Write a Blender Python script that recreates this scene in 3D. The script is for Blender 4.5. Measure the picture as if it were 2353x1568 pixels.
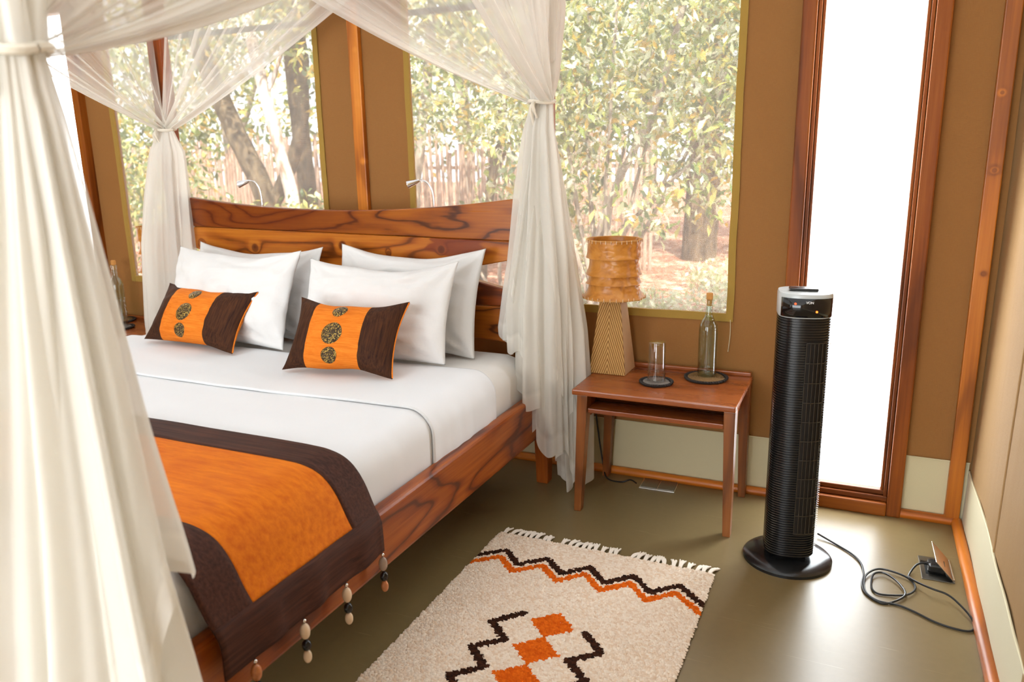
import bpy, bmesh, math, random
import numpy as np
from mathutils import Vector, Matrix, noise

for o in list(bpy.data.objects): bpy.data.objects.remove(o)
SC = bpy.context.scene
COL = SC.collection
random.seed(7)
RNG = np.random.default_rng(7)
PI = math.pi

# ------------------------------------------------------------------ camera, world, lights, exposure
def rotm(yaw, pitch, roll):
    fwd = Vector((-math.sin(yaw)*math.cos(pitch), math.cos(yaw)*math.cos(pitch), -math.sin(pitch)))
    right = Vector((math.cos(yaw), math.sin(yaw), 0)); up = right.cross(fwd)
    r = right*math.cos(roll) + up*math.sin(roll); u = -right*math.sin(roll) + up*math.cos(roll)
    return Matrix(((r.x, u.x, -fwd.x), (r.y, u.y, -fwd.y), (r.z, u.z, -fwd.z)))
cam_d = bpy.data.cameras.new('camera'); cam = bpy.data.objects.new('camera', cam_d); COL.objects.link(cam)
cam.matrix_world = Matrix.Translation((0, 0, 1.4)) @ rotm(0.42764, 0.23961, -0.02019).to_4x4()
cam_d.sensor_width = 36; cam_d.lens = 1802.4/2353*36; cam_d.clip_start = .02
cam_d.dof.use_dof = True; cam_d.dof.focus_distance = 2.7; cam_d.dof.aperture_fstop = 3.2
SC.camera = cam
SC.view_settings.view_transform = 'Standard'; SC.view_settings.look = 'None'
SC.view_settings.gamma = 1; SC.view_settings.use_curve_mapping = False
SC.view_settings.exposure = 0.2
SC.cycles.use_denoising = True
SC.cycles.use_adaptive_sampling = True; SC.cycles.adaptive_threshold = .1; SC.cycles.adaptive_min_samples = 12
SC.cycles.max_bounces = 8; SC.cycles.diffuse_bounces = 3; SC.cycles.glossy_bounces = 3
SC.cycles.transmission_bounces = 8; SC.cycles.transparent_max_bounces = 14
SC.cycles.caustics_reflective = False; SC.cycles.caustics_refractive = False
SC.cycles.sample_clamp_indirect = 6.0

world = bpy.data.worlds.new('daylight'); SC.world = world; world.use_nodes = True
bg = world.node_tree.nodes['Background']; bg.inputs[0].default_value = (.93, .97, 1, 1); bg.inputs[1].default_value = 2.0

sun_d = bpy.data.lights.new('sun', 'SUN'); sun = bpy.data.objects.new('sun', sun_d); COL.objects.link(sun)
sun_d.energy = 8.2; sun_d.angle = .012; sun_d.color = (1, .93, .78)
sun.rotation_euler = Vector((-.35, .55, -1.0)).to_track_quat('-Z', 'Y').to_euler()

def area(name, loc, target, sx, sy, energy, color):
    d = bpy.data.lights.new(name, 'AREA'); d.shape = 'RECTANGLE'; d.size = sx; d.size_y = sy; d.energy = energy; d.color = color
    o = bpy.data.objects.new(name, d); COL.objects.link(o); o.location = loc
    o.rotation_euler = (Vector(target)-Vector(loc)).to_track_quat('-Z', 'Z').to_euler()
    return o
# area lamp in place of daylight through the open tent front behind the camera
area('tent_front_daylight', (-1.7, -2.75, 1.25), (-1.7, 3, .9), 3.6, 2.1, 140, (.93, .97, 1))
DOOR_GLOW = 12.0  # door panes emit light themselves, standing in for daylight through frosted glass
ROOF_T = .27      # daylight filtering through the pale canvas roof

# ------------------------------------------------------------------ material helpers
MATS = {}
class NT:
    def __init__(s, name):
        s.m = bpy.data.materials.new(name); s.m.use_nodes = True; s.t = s.m.node_tree
        s.t.nodes.clear(); s.out = s.n('ShaderNodeOutputMaterial')
    def n(s, typ, **kw):
        nd = s.t.nodes.new(typ)
        for k, v in kw.items():
            if k.startswith('i_'):
                key = k[2:]; key = int(key) if key.isdigit() else key.replace('_', ' ')
                nd.inputs[key].default_value = v
            else: setattr(nd, k, v)
        return nd
    def l(s, a, b): s.t.links.new(a, b)
    def coord(s, scale=(1, 1, 1), loc=(0, 0, 0), out='Object'):
        tc = s.n('ShaderNodeTexCoord'); mp = s.n('ShaderNodeMapping')
        mp.inputs['Scale'].default_value = scale; mp.inputs['Location'].default_value = loc
        s.l(tc.outputs[out], mp.inputs[0]); return mp.outputs[0]
    def noise(s, vec, scale, detail=4, rough=.5, dist=0):
        nd = s.n('ShaderNodeTexNoise'); nd.inputs['Scale'].default_value = scale; nd.inputs['Detail'].default_value = detail
        nd.inputs['Roughness'].default_value = rough; nd.inputs['Distortion'].default_value = dist
        s.l(vec, nd.inputs['Vector']); return nd.outputs['Fac']
    def ramp(s, fac, stops):
        nd = s.n('ShaderNodeValToRGB'); cr = nd.color_ramp
        while len(cr.elements) < len(stops): cr.elements.new(.5)
        for e, (p, c) in zip(cr.elements, stops):
            e.position = p; e.color = (*c, 1) if len(c) == 3 else c
        s.l(fac, nd.inputs[0]); return nd.outputs[0]
    def math(s, op, a, b=None, clamp=False):
        nd = s.n('ShaderNodeMath', operation=op, use_clamp=clamp)
        for i, v in enumerate((a, b)):
            if v is None: continue
            if isinstance(v, (int, float)): nd.inputs[i].default_value = v
            else: s.l(v, nd.inputs[i])
        return nd.outputs[0]
    def mix(s, fac, a, b, blend='MIX'):
        nd = s.n('ShaderNodeMix', data_type='RGBA', blend_type=blend)
        for sock, v in ((nd.inputs[0], fac), (nd.inputs[6], a), (nd.inputs[7], b)):
            if isinstance(v, (int, float)): sock.default_value = v
            elif isinstance(v, tuple): sock.default_value = (*v, 1) if len(v) == 3 else v
            else: s.l(v, sock)
        return nd.outputs[2]
    def bsdf(s, color, rough=.6, spec=.4, bump=None, bump_s=.2, bump_d=.01, **kw):
        b = s.n('ShaderNodeBsdfPrincipled')
        if isinstance(color, tuple): b.inputs['Base Color'].default_value = (*color[:3], 1)
        else: s.l(color, b.inputs['Base Color'])
        if isinstance(rough, (int, float)): b.inputs['Roughness'].default_value = rough
        else: s.l(rough, b.inputs['Roughness'])
        b.inputs['Specular IOR Level'].default_value = spec
        for k, v in kw.items(): b.inputs[k.replace('_', ' ')].default_value = v
        if bump is not None:
            bp = s.n('ShaderNodeBump'); bp.inputs['Strength'].default_value = bump_s; bp.inputs['Distance'].default_value = bump_d
            s.l(bump, bp.inputs['Height']); s.l(bp.outputs[0], b.inputs['Normal'])
        return b.outputs[0]
    def done(s, sh): s.l(sh, s.out.inputs[0]); MATS[s.m.name] = s.m; return s.m

def srgb(r, g, b):
    f = lambda c: (c/255/12.92 if c/255 <= .04045 else ((c/255+.055)/1.055)**2.4)
    return (f(r), f(g), f(b))

def m_plain(name, col, rough=.5, spec=.4, var=.12, nscale=30, bump=0, **kw):
    t = NT(name); v = t.coord(); nz = t.noise(v, nscale)
    c = t.mix(nz, tuple(x*(1-var) for x in col), tuple(min(1, x*(1+var)) for x in col))
    return t.done(t.bsdf(c, rough, spec, nz if bump else None, bump, .004, **kw))

def m_wood(name, dark, mid, light, axis='X', rough=.35, offset=(0, 0, 0), ring=16, knots=(), spec=.45, blotch=None, line=.3, stretch=.16, fade=None):
    t = NT(name)
    sc = {'X': (stretch, 1, 1), 'Y': (1, stretch, 1), 'Z': (1, 1, stretch)}[axis]
    v = t.coord(sc, offset)
    big = t.noise(v, 2.6, 3, .5)
    phase = t.math('MULTIPLY', big, 3.2)
    if knots:
        kv = t.coord((1, 1, 1), (0, 0, 0))
        for (kx, ky, kz, s) in knots:
            d = t.n('ShaderNodeVectorMath', operation='DISTANCE'); t.l(kv, d.inputs[0]); d.inputs[1].default_value = (kx, ky, kz)
            e = t.math('MULTIPLY', t.math('POWER', t.math('DIVIDE', d.outputs['Value'], s), 2.0), -1)
            e = t.math('EXPONENT', e)
            phase = t.math('ADD', phase, t.math('MULTIPLY', e, .3))
    rings = t.math('SINE', t.math('MULTIPLY', t.math('ADD', phase, t.math('MULTIPLY', t.noise(v, 14, 3, .6), .16)), ring))
    rings = t.math('ADD', t.math('MULTIPLY', rings, .5), .5)
    fine = t.noise(t.coord({'X': (3, 90, 90), 'Y': (90, 3, 90), 'Z': (90, 90, 3)}[axis], offset), 1.0, 3, .6)
    grain = t.math('POWER', rings, 2.5)
    f = t.math('ADD', t.math('MULTIPLY', grain, .38), t.math('MULTIPLY', fine, .62))
    c = t.ramp(f, [(.12, light), (.45, mid), (.95, dark)])
    lines = t.ramp(rings, [(.93, (0, 0, 0)), (1.0, (1, 1, 1))])
    c = t.mix(t.math('MULTIPLY', lines, line), c, tuple(x*.35 for x in dark))
    if fade:
        sx = t.n('ShaderNodeSeparateXYZ'); t.l(t.coord(), sx.inputs[0])
        fz = t.math('ADD', t.math('MULTIPLY', t.math('SUBTRACT', sx.outputs['X'], fade[0]), 1/(fade[1]-fade[0])), t.math('MULTIPLY', t.math('SUBTRACT', big, .5), 1.2))
        c = t.mix(t.ramp(fz, [(.2, (1, 1, 1)), (.8, (0, 0, 0))]), c, t.mix(.65, c, fade[2]))
    if blotch:
        bn = t.noise(t.coord({'X': (.5, 1, 2), 'Y': (1, .5, 2), 'Z': (2, 1, .5)}[axis], offset), 3.1, 3, .45, .6)
        c = t.mix(t.ramp(bn, [(.60, (0, 0, 0)), (.63, (.8, .8, .8))]), c, blotch)
    if knots:
        for (kx, ky, kz, s) in knots:
            d = t.n('ShaderNodeVectorMath', operation='DISTANCE'); t.l(kv, d.inputs[0]); d.inputs[1].default_value = (kx, ky, kz)
            wob = t.math('ADD', d.outputs['Value'], t.math('MULTIPLY', t.math('SUBTRACT', big, .5), s*1.6))
            k = t.ramp(t.math('DIVIDE', wob, s), [(.45, (.7, .7, .7)), (.68, (0, 0, 0))])
            c = t.mix(k, c, tuple(x*.75 for x in dark))
    r = t.math('ADD', t.math('MULTIPLY', fine, .15), rough-.07)
    return t.done(t.bsdf(c, r, spec, f, .12, .002))

def m_cloth(name, col, rough=.85, weave=600, var=.06, bump=.15, wr=0, sheen=.15):
    t = NT(name); v = t.coord()
    nz = t.noise(v, 7, 4); fine = t.noise(v, weave, 2)
    c = t.mix(t.math('MULTIPLY', t.math('ADD', nz, fine), .5), tuple(x*(1-var) for x in col), tuple(min(1, x*(1+var)) for x in col))
    h = fine if not wr else t.math('ADD', t.math('MULTIPLY', fine, .15), t.math('MULTIPLY', t.noise(v, wr, 4, .55, .8), 1.0))
    return t.done(t.bsdf(c, rough, .15, h, bump, .006 if wr else .001, Sheen_Weight=sheen))

# materials of the setting
def m_canvas(name, col):
    t = NT(name); v = t.coord()
    w1 = t.noise(t.coord((500, 500, 60)), 1, 2); w2 = t.noise(t.coord((60, 60, 500)), 1, 2)
    big = t.noise(t.coord((2.5, 2.5, .5)), 1.5, 3)
    w = t.math('ADD', w1, w2)
    c = t.mix(t.math('ADD', t.math('MULTIPLY', w, .35), t.math('MULTIPLY', big, .3)), tuple(x*.8 for x in col), tuple(x*1.15 for x in col))
    h = t.math('ADD', t.math('MULTIPLY', w, .05), big)
    return t.done(t.bsdf(c, .8, .2, h, .35, .03))
m_canvas('tan_canvas', srgb(152, 106, 58))
m_canvas('pale_canvas', srgb(160, 126, 84))
m_canvas('dark_green_canvas', srgb(60, 72, 55))
def m_roof():
    t = NT('roof_canvas'); nzv = t.noise(t.coord(), 3, 3)
    c = t.mix(nzv, srgb(214, 208, 196), srgb(226, 222, 214))
    d = t.n('ShaderNodeBsdfDiffuse'); t.l(c, d.inputs[0])
    l = t.n('ShaderNodeBsdfTranslucent'); l.inputs[0].default_value = (.65, .72, .82, 1)
    m = t.n('ShaderNodeMixShader'); m.inputs[0].default_value = ROOF_T; t.l(d.outputs[0], m.inputs[1]); t.l(l.outputs[0], m.inputs[2])
    return t.done(m.outputs[0])
m_roof()
m_cloth('cream_band', srgb(206, 196, 160), .6, 300)
m_cloth('window_tape', srgb(164, 132, 62), .8, 400, .15, .4)
def m_floor():
    t = NT('olive_floor'); v = t.coord()
    n1 = t.noise(v, 2.2, 4); n2 = t.noise(v, 45, 3)
    c = t.mix(t.math('ADD', t.math('MULTIPLY', n1, .7), t.math('MULTIPLY', n2, .3)), srgb(112, 94, 60), srgb(134, 115, 78))
    scr = t.noise(t.coord((3, 60, 1)), 1.2, 2, .5, 1.5)
    c = t.mix(t.ramp(scr, [(.70, (0, 0, 0)), (.74, (.25, .25, .25))]), c, srgb(172, 155, 118))
    r = t.math('ADD', t.math('MULTIPLY', n1, .14), .27)
    return t.done(t.bsdf(c, r, .55, n2, .04, .002))
m_floor()
m_wood('pine', srgb(150, 72, 18), srgb(212, 128, 40), srgb(228, 150, 62), 'Z', .4, ring=8, knots=((-2.17, 3.13, 1.62, .012), (-2.17, 3.13, 1.85, .010), (-2.165, 3.13, 1.36, .012)))
m_wood('pine_corner', srgb(136, 68, 14), srgb(192, 110, 26), srgb(210, 130, 42), 'Z', .4, ring=8, knots=((.37, 3.12, 1.3, .014), (.365, 3.12, 1.55, .012), (.375, 3.12, .95, .012)))
m_wood('pine_base', srgb(136, 64, 12), srgb(194, 106, 24), srgb(212, 126, 38), 'X', .4, ring=8)
m_wood('pine_base_side', srgb(136, 64, 12), srgb(194, 106, 24), srgb(212, 126, 38), 'Y', .4, ring=8)
m_wood('door_wood', srgb(90, 42, 8), srgb(134, 68, 14), srgb(156, 88, 24), 'Z', .5, ring=9, spec=.25)
m_wood('door_wood_sill', srgb(90, 42, 8), srgb(134, 68, 14), srgb(156, 88, 24), 'X', .5, ring=9, spec=.25)
def m_pane():
    t = NT('frosted_pane')
    e = t.n('ShaderNodeEmission'); e.inputs[0].default_value = (.90, .965, 1, 1); e.inputs[1].default_value = DOOR_GLOW
    g = t.bsdf((.85, .9, .92), .35, .5)
    a = t.n('ShaderNodeAddShader'); t.l(e.outputs[0], a.inputs[0]); t.l(g, a.inputs[1])
    return t.done(a.outputs[0])
m_pane()
def m_screen():
    t = NT('screen_mesh')
    a = t.n('ShaderNodeTexWave', bands_direction='X'); a.inputs['Scale'].default_value = 62; t.l(t.coord(), a.inputs[0])
    b = t.n('ShaderNodeTexWave', bands_direction='Z'); b.inputs['Scale'].default_value = 62; t.l(t.coord(), b.inputs[0])
    w = t.math('MULTIPLY', t.math('ADD', a.outputs['Fac'], b.outputs['Fac']), .5)
    fac = t.math('ADD', t.math('MULTIPLY', w, .26), .13)
    tr = t.n('ShaderNodeBsdfTransparent')
    d = t.n('ShaderNodeBsdfDiffuse'); d.inputs[0].default_value = (.75, .74, .72, 1)
    l = t.n('ShaderNodeBsdfTranslucent'); l.inputs[0].default_value = (.90, .89, .87, 1)
    m1 = t.n('ShaderNodeMixShader'); m1.inputs[0].default_value = .7; t.l(d.outputs[0], m1.inputs[1]); t.l(l.outputs[0], m1.inputs[2])
    m2 = t.n('ShaderNodeMixShader'); t.l(fac, m2.inputs[0]); t.l(tr.outputs[0], m2.inputs[1]); t.l(m1.outputs[0], m2.inputs[2])
    return t.done(m2.outputs[0])
m_screen()
# furniture and textiles
TEAK = (srgb(88, 32, 6), srgb(140, 64, 14), srgb(172, 92, 26))
m_wood('teak_rail', *TEAK, 'Y', .32, ring=24, line=.55, stretch=.22)
m_wood('teak_leg', *TEAK, 'Z', .32, ring=10)
m_wood('teak_dark', srgb(92, 40, 8), srgb(150, 78, 16), srgb(176, 100, 26), 'X', .3, (3.1, 0, 2.2), ring=34, line=.75, stretch=.24, fade=(-2.9, -1.5, srgb(96, 30, 8)))
m_wood('teak_gold', srgb(98, 38, 10), srgb(170, 92, 22), srgb(196, 120, 38), 'X', .3, (.4, 0, .7), ring=22, line=.5, stretch=.2,
       knots=((-2.95, 2.86, .99, .025), (-2.62, 2.86, .975, .03), (-2.12, 2.86, 1.0, .032), (-1.62, 2.86, 1.0, .02), (-1.88, 2.86, .975, .016)), blotch=srgb(120, 46, 14))
m_wood('teak_low', srgb(84, 30, 8), srgb(140, 64, 14), srgb(170, 90, 24), 'X', .3, (1.7, 0, 4.1), ring=26, line=.6, knots=((-1.36, 2.86, .68, .02),))
m_wood('stand_wood', srgb(88, 36, 12), srgb(136, 68, 28), srgb(160, 88, 42), 'X', .25, ring=10)
m_wood('stand_leg', srgb(94, 46, 16), srgb(142, 82, 36), srgb(166, 104, 52), 'Z', .35, ring=10)
m_cloth('white_cotton', (.77, .765, .75), .8, 500, .03, .6, 9)
m_cloth('white_sheet', (.80, .81, .82), .8, 500, .03, .12, 6)
m_cloth('fitted_sheet', (.80, .78, .74), .8, 500, .03, .12, 6)
def m_fabric_streak(name, c1, c2, axis, rough=.8, sc=(4, 130), sheen=0.0):
    t = NT(name)
    s = {'X': (sc[0], sc[1], sc[1]), 'Y': (sc[1], sc[0], sc[1]), 'Z': (sc[1], sc[1], sc[0])}[axis]
    n1 = t.noise(t.coord(s), 1.0, 4, .65); n2 = t.noise(t.coord(), 5, 3)
    c = t.mix(t.ramp(t.math('ADD', t.math('MULTIPLY', n1, .75), t.math('MULTIPLY', n2, .25)), [(.35, (0, 0, 0)), (.68, (1, 1, 1))]), c1, c2)
    return t.done(t.bsdf(c, rough, .2, n1, .3, .003, Sheen_Weight=sheen))
m_fabric_streak('runner_orange', srgb(200, 96, 4), srgb(228, 126, 10), 'X', .75, (10, 60))
m_fabric_streak('runner_brown', srgb(46, 22, 14), srgb(86, 50, 36), 'X', .7)
m_fabric_streak('cushion_orange', srgb(210, 106, 20), srgb(236, 138, 44), 'X', .8, (12, 150))
m_fabric_streak('cushion_brown', srgb(38, 18, 10), srgb(84, 48, 24), 'Z', .75, (10, 160))
def m_glitter():
    t = NT('sequin_disc'); v = t.coord()
    vo = t.n('ShaderNodeTexVoronoi'); vo.inputs['Scale'].default_value = 330; t.l(v, vo.inputs['Vector'])
    c = t.ramp(vo.outputs['Color'], [(.35, srgb(40, 26, 14)), (.62, srgb(96, 70, 26)), (.8, srgb(200, 168, 80))])
    return t.done(t.bsdf(c, .35, .6, vo.outputs['Distance'], .6, .003, Metallic=.4))
m_glitter()
def m_net():
    t = NT('sheer_net')
    at = t.n('ShaderNodeAttribute', attribute_name='weight')
    d = t.n('ShaderNodeBsdfDiffuse'); d.inputs[0].default_value = (.95, .92, .85, 1)
    l = t.n('ShaderNodeBsdfTranslucent'); l.inputs[0].default_value = (.97, .95, .89, 1)
    m1 = t.n('ShaderNodeMixShader'); m1.inputs[0].default_value = .42; t.l(d.outputs[0], m1.inputs[1]); t.l(l.outputs[0], m1.inputs[2])
    tr = t.n('ShaderNodeBsdfTransparent')
    m2 = t.n('ShaderNodeMixShader'); t.l(at.outputs['Fac'], m2.inputs[0]); t.l(tr.outputs[0], m2.inputs[1]); t.l(m1.outputs[0], m2.inputs[2])
    return t.done(m2.outputs[0])
m_net()
m_cloth('tie_cloth', (.80, .74, .62), .85, 400, .05, .2)
def m_leather():
    t = NT('shade_leather'); v = t.coord()
    n1 = t.noise(v, 16, 5, .6, .6); n2 = t.noise(v, 90, 4)
    c = t.ramp(n1, [(.22, srgb(140, 76, 20)), (.5, srgb(196, 128, 50)), (.75, srgb(212, 150, 74))])
    return t.done(t.bsdf(c, .32, .5, t.math('ADD', n1, t.math('MULTIPLY', n2, .2)), .2, .006))
m_leather()
def m_chevron():
    t = NT('carved_wood')
    tc = t.n('ShaderNodeTexCoord'); sx = t.n('ShaderNodeSeparateXYZ'); t.l(tc.outputs['Object'], sx.inputs[0])
    ax = t.math('ABSOLUTE', sx.outputs['X'])
    nz = t.noise(tc.outputs['Object'], 60, 3)
    ph = t.math('ADD', t.math('MULTIPLY', ax, 1.0), t.math('MULTIPLY', sx.outputs['Z'], .36))
    ph = t.math('ADD', ph, t.math('MULTIPLY', nz, .0035))
    w = t.math('ADD', t.math('MULTIPLY', t.math('SINE', t.math('MULTIPLY', ph, 700)), .5), .5)
    c = t.ramp(w, [(.05, srgb(138, 96, 46)), (.5, srgb(186, 138, 76)), (1, srgb(214, 172, 108))])
    return t.done(t.bsdf(c, .6, .3, w, .7, .003))
m_chevron()
m_plain('pale_wood', srgb(214, 178, 138), .6, .3, .1, 30)
m_plain('cork', srgb(196, 140, 76), .8, .2, .2, 120, .3)
m_plain('coaster_dark', srgb(44, 38, 34), .7, .3, .4, 150, .3)
m_plain('coaster_mid', srgb(126, 96, 58), .75, .3, .5, 160, .3)
m_plain('coaster_grey', srgb(116, 108, 100), .75, .3, .5, 160, .3)
m_plain('black_plastic', (.010, .010, .010), .2, .6, .1)
m_plain('grille_black', (.03, .024, .018), .25, .6, .1)
m_plain('recess_brown', (.010, .007, .005), .5, .3, .3, 25)
m_plain('black_gloss', (.006, .006, .007), .06, .6, .05)
m_plain('black_matte', (.006, .006, .006), .6, .3, .1)
m_plain('grey_plastic', srgb(196, 202, 202), .2, .5, .04)
m_plain('black_rubber', (.012, .012, .012), .4, .4, .1)
m_plain('steel', (.55, .53, .50), .25, .5, .06, 80, 0, Metallic=1.0)
m_plain('dull_steel', (.20, .185, .16), .35, .5, .1, 80, 0, Metallic=1.0)
m_plain('chrome', (.78, .78, .78), .12, .5, .03, 60, 0, Metallic=1.0)
m_plain('print_white', (.85, .85, .85), .5, .3, .02)
m_plain('bead_cream', srgb(226, 200, 168), .25, .5, .12, 60)
m_plain('bead_clear', srgb(190, 166, 146), .15, .5, .12, 60, 0, Transmission_Weight=.4)
m_plain('bead_black', (.008, .008, .009), .2, .5, .1)
m_plain('bead_amber', srgb(186, 116, 68), .2, .5, .35, 90)
m_plain('silver', (.8, .78, .74), .2, .5, .04, 60, 0, Metallic=1.0)
def m_emit(name, col, s):
    t = NT(name); e = t.n('ShaderNodeEmission'); e.inputs[0].default_value = (*col, 1); e.inputs[1].default_value = s; return t.done(e.outputs[0])
m_emit('led_red', (1, .06, .02), 4); m_emit('led_orange', (1, .16, .02), 4)
def m_glass(name, col, rough=0, ior=1.45):
    t = NT(name); g = t.n('ShaderNodeBsdfGlass'); g.inputs['Color'].default_value = (*col, 1); g.inputs['Roughness'].default_value = rough; g.inputs['IOR'].default_value = ior
    return t.done(g.outputs[0])
def m_thin(name, tint, gl=.10):
    t = NT(name); tr = t.n('ShaderNodeBsdfTransparent'); tr.inputs[0].default_value = (*tint, 1)
    g = t.n('ShaderNodeBsdfGlossy'); g.inputs['Roughness'].default_value = .03
    lw = t.n('ShaderNodeLayerWeight'); lw.inputs[0].default_value = .5; fz = t.math('POWER', lw.outputs['Facing'], 2.6)
    m = t.n('ShaderNodeMixShader'); t.l(t.math('ADD', t.math('MULTIPLY', fz, .8), gl*.3, True), m.inputs[0]); t.l(tr.outputs[0], m.inputs[1]); t.l(g.outputs[0], m.inputs[2])
    return t.done(m.outputs[0])
m_thin('bottle_glass', (.93, .975, .965), .12); m_thin('clear_glass', (.97, .98, .98), .2); m_thin('water', (.95, .975, .96), .02)

def m_attr(name, attr, rough=.9, translucent=0, noise_s=0):
    t = NT(name); at = t.n('ShaderNodeAttribute', attribute_name=attr); c = at.outputs['Color']
    if noise_s:
        nz = t.noise(t.coord(), noise_s, 3, .6); c = t.mix(t.math('MULTIPLY', nz, .25), c, (.62, .46, .34), 'MULTIPLY')
    if translucent:
        d = t.n('ShaderNodeBsdfDiffuse'); t.l(c, d.inputs[0]); l = t.n('ShaderNodeBsdfTranslucent'); t.l(c, l.inputs[0])
        g = t.n('ShaderNodeBsdfGlossy'); g.inputs['Roughness'].default_value = .35
        m = t.n('ShaderNodeMixShader'); m.inputs[0].default_value = translucent; t.l(d.outputs[0], m.inputs[1]); t.l(l.outputs[0], m.inputs[2])
        m2 = t.n('ShaderNodeMixShader'); m2.inputs[0].default_value = .1; t.l(m.outputs[0], m2.inputs[1]); t.l(g.outputs[0], m2.inputs[2])
        return t.done(m2.outputs[0])
    return t.done(t.bsdf(c, rough, .1))
m_attr('wool', 'tint', .95, 0, 260)
m_attr('leaf', 'tint', .5, .45)
def m_bark(name, c1, c2, sc=14):
    t = NT(name); n1 = t.noise(t.coord((1, 1, .35)), sc, 5, .65, .4)
    return t.done(t.bsdf(t.ramp(n1, [(.36, c1), (.62, c2)]), .9, .1, n1, .8, .03))
m_bark('dark_bark', srgb(66, 56, 44), srgb(128, 112, 90)); m_bark('white_bark', srgb(150, 122, 104), srgb(244, 238, 230), 9)
m_bark('grey_bark', srgb(120, 108, 94), srgb(196, 186, 172)); m_bark('reed_wood', srgb(150, 122, 106), srgb(214, 190, 172), 20)
def m_soil():
    t = NT('red_soil'); v = t.coord(); n1 = t.noise(v, 3.5, 5, .6); n2 = t.noise(v, 14, 4, .7)
    c = t.ramp(t.math('ADD', t.math('MULTIPLY', n1, .5), t.math('MULTIPLY', n2, .5)), [(.38, srgb(120, 78, 60)), (.52, srgb(172, 122, 100)), (.62, srgb(220, 196, 176))])
    return t.done(t.bsdf(c, .95, .1, n2, .6, .05))
m_soil()
M = MATS

# ------------------------------------------------------------------ mesh helpers
class MB:
    def __init__(s): s.v = []; s.f = []; s.sm = False
    def add(s, vs, fs):
        o = len(s.v); s.v += [tuple(p) for p in vs]; s.f += [tuple(i+o for i in f) for f in fs]; return s
    def box(s, lo, hi, bevel=0):
        bm = bmesh.new(); bmesh.ops.create_cube(bm, size=1)
        c = [(a+b)/2 for a, b in zip(lo, hi)]; d = [b-a for a, b in zip(lo, hi)]
        for v in bm.verts: v.co = Vector([c[i]+v.co[i]*d[i] for i in range(3)])
        return s._bev(bm, bevel)
    def hexa(s, b4, t4, bevel=0):      # bottom ring, top ring (ccw)
        bm = bmesh.new(); vs = [bm.verts.new(p) for p in list(b4)+list(t4)]
        for f in ((3, 2, 1, 0), (4, 5, 6, 7), (0, 1, 5, 4), (1, 2, 6, 5), (2, 3, 7, 6), (3, 0, 4, 7)): bm.faces.new([vs[i] for i in f])
        return s._bev(bm, bevel)
    def _bev(s, bm, bevel):
        if bevel: bmesh.ops.bevel(bm, geom=list(bm.edges), offset=bevel, segments=2, affect='EDGES', profile=.6, clamp_overlap=True)
        bm.verts.index_update(); s.add([v.co[:] for v in bm.verts], [[v.index for v in f.verts] for f in bm.faces]); bm.free(); return s
    def grid(s, fn, nu, nv, cu=False, cv=False):
        U = nu if cu else nu+1; V = nv if cv else nv+1
        vs = [fn(i/nu, j/nv) for i in range(U) for j in range(V)]
        fs = [((i % U)*V+(j % V), ((i+1) % U)*V+(j % V), ((i+1) % U)*V+((j+1) % V), (i % U)*V+((j+1) % V)) for i in range(nu) for j in range(nv)]
        return s.add(vs, fs)
    def lathe(s, prof, seg=32, c=(0, 0, 0), cap0=True, cap1=True):
        n = len(prof); vs = []; fs = []
        for i in range(seg):
            a = 2*PI*i/seg
            for r, z in prof: vs.append((c[0]+r*math.cos(a), c[1]+r*math.sin(a), c[2]+z))
        for i in range(seg):
            k = (i+1) % seg
            for j in range(n-1): fs.append((i*n+j, k*n+j, k*n+j+1, i*n+j+1))
        if cap0: fs.append(tuple(i*n for i in range(seg))[::-1])
        if cap1: fs.append(tuple(i*n+n-1 for i in range(seg)))
        return s.add(vs, fs)
    def tube(s, pts, r, seg=8, caps=True):
        pts = [Vector(p) for p in pts]; n = len(pts); rs = r if isinstance(r, (list, tuple)) else [r]*n
        vs = []; fs = []; up = Vector((0, 0, 1)); prev = None
        for i, p in enumerate(pts):
            d = (pts[min(i+1, n-1)]-pts[max(i-1, 0)]).normalized()
            if prev is None: a = d.orthogonal().normalized()
            else: a = (prev - d*prev.dot(d)); a = a.normalized() if a.length > 1e-6 else d.orthogonal().normalized()
            prev = a; b = d.cross(a)
            for k in range(seg):
                t = 2*PI*k/seg; vs.append(p+(a*math.cos(t)+b*math.sin(t))*rs[i])
        for i in range(n-1):
            for k in range(seg): fs.append((i*seg+k, i*seg+(k+1) % seg, (i+1)*seg+(k+1) % seg, (i+1)*seg+k))
        if caps: fs += [tuple(range(seg))[::-1], tuple((n-1)*seg+k for k in range(seg))]
        return s.add(vs, fs)
    def ball(s, c, rx, ry=None, rz=None, u=14, v=10):
        ry = ry or rx; rz = rz or rx
        prof = [(math.sin(PI*j/v), -math.cos(PI*j/v)) for j in range(v+1)]
        o = len(s.v); s.lathe([(max(r, .02), z) for r, z in prof], u)
        for i in range(o, len(s.v)): x, y, z = s.v[i]; s.v[i] = (c[0]+x*rx, c[1]+y*ry, c[2]+z*rz)
        return s
    def obj(s, name, mat, parent=None, smooth=False, loc=None, weight=None):
        me = bpy.data.meshes.new(name); me.from_pydata(s.v, [], s.f); me.update()
        me.materials.append(M[mat] if isinstance(mat, str) else mat)
        if smooth:
            me.polygons.foreach_set('use_smooth', [True]*len(me.polygons))
            if smooth != 'all':
                bm = bmesh.new(); bm.from_mesh(me)
                for e in bm.edges:
                    if len(e.link_faces) == 2 and e.calc_face_angle(0) > math.radians(40): e.smooth = False
                bm.to_mesh(me); bm.free()
        if weight is not None:
            at = me.attributes.new('weight', 'FLOAT', 'POINT'); at.data.foreach_set('value', weight)
        o = bpy.data.objects.new(name, me); COL.objects.link(o)
        if parent: o.parent = parent
        if loc: o.location = loc
        return o
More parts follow.
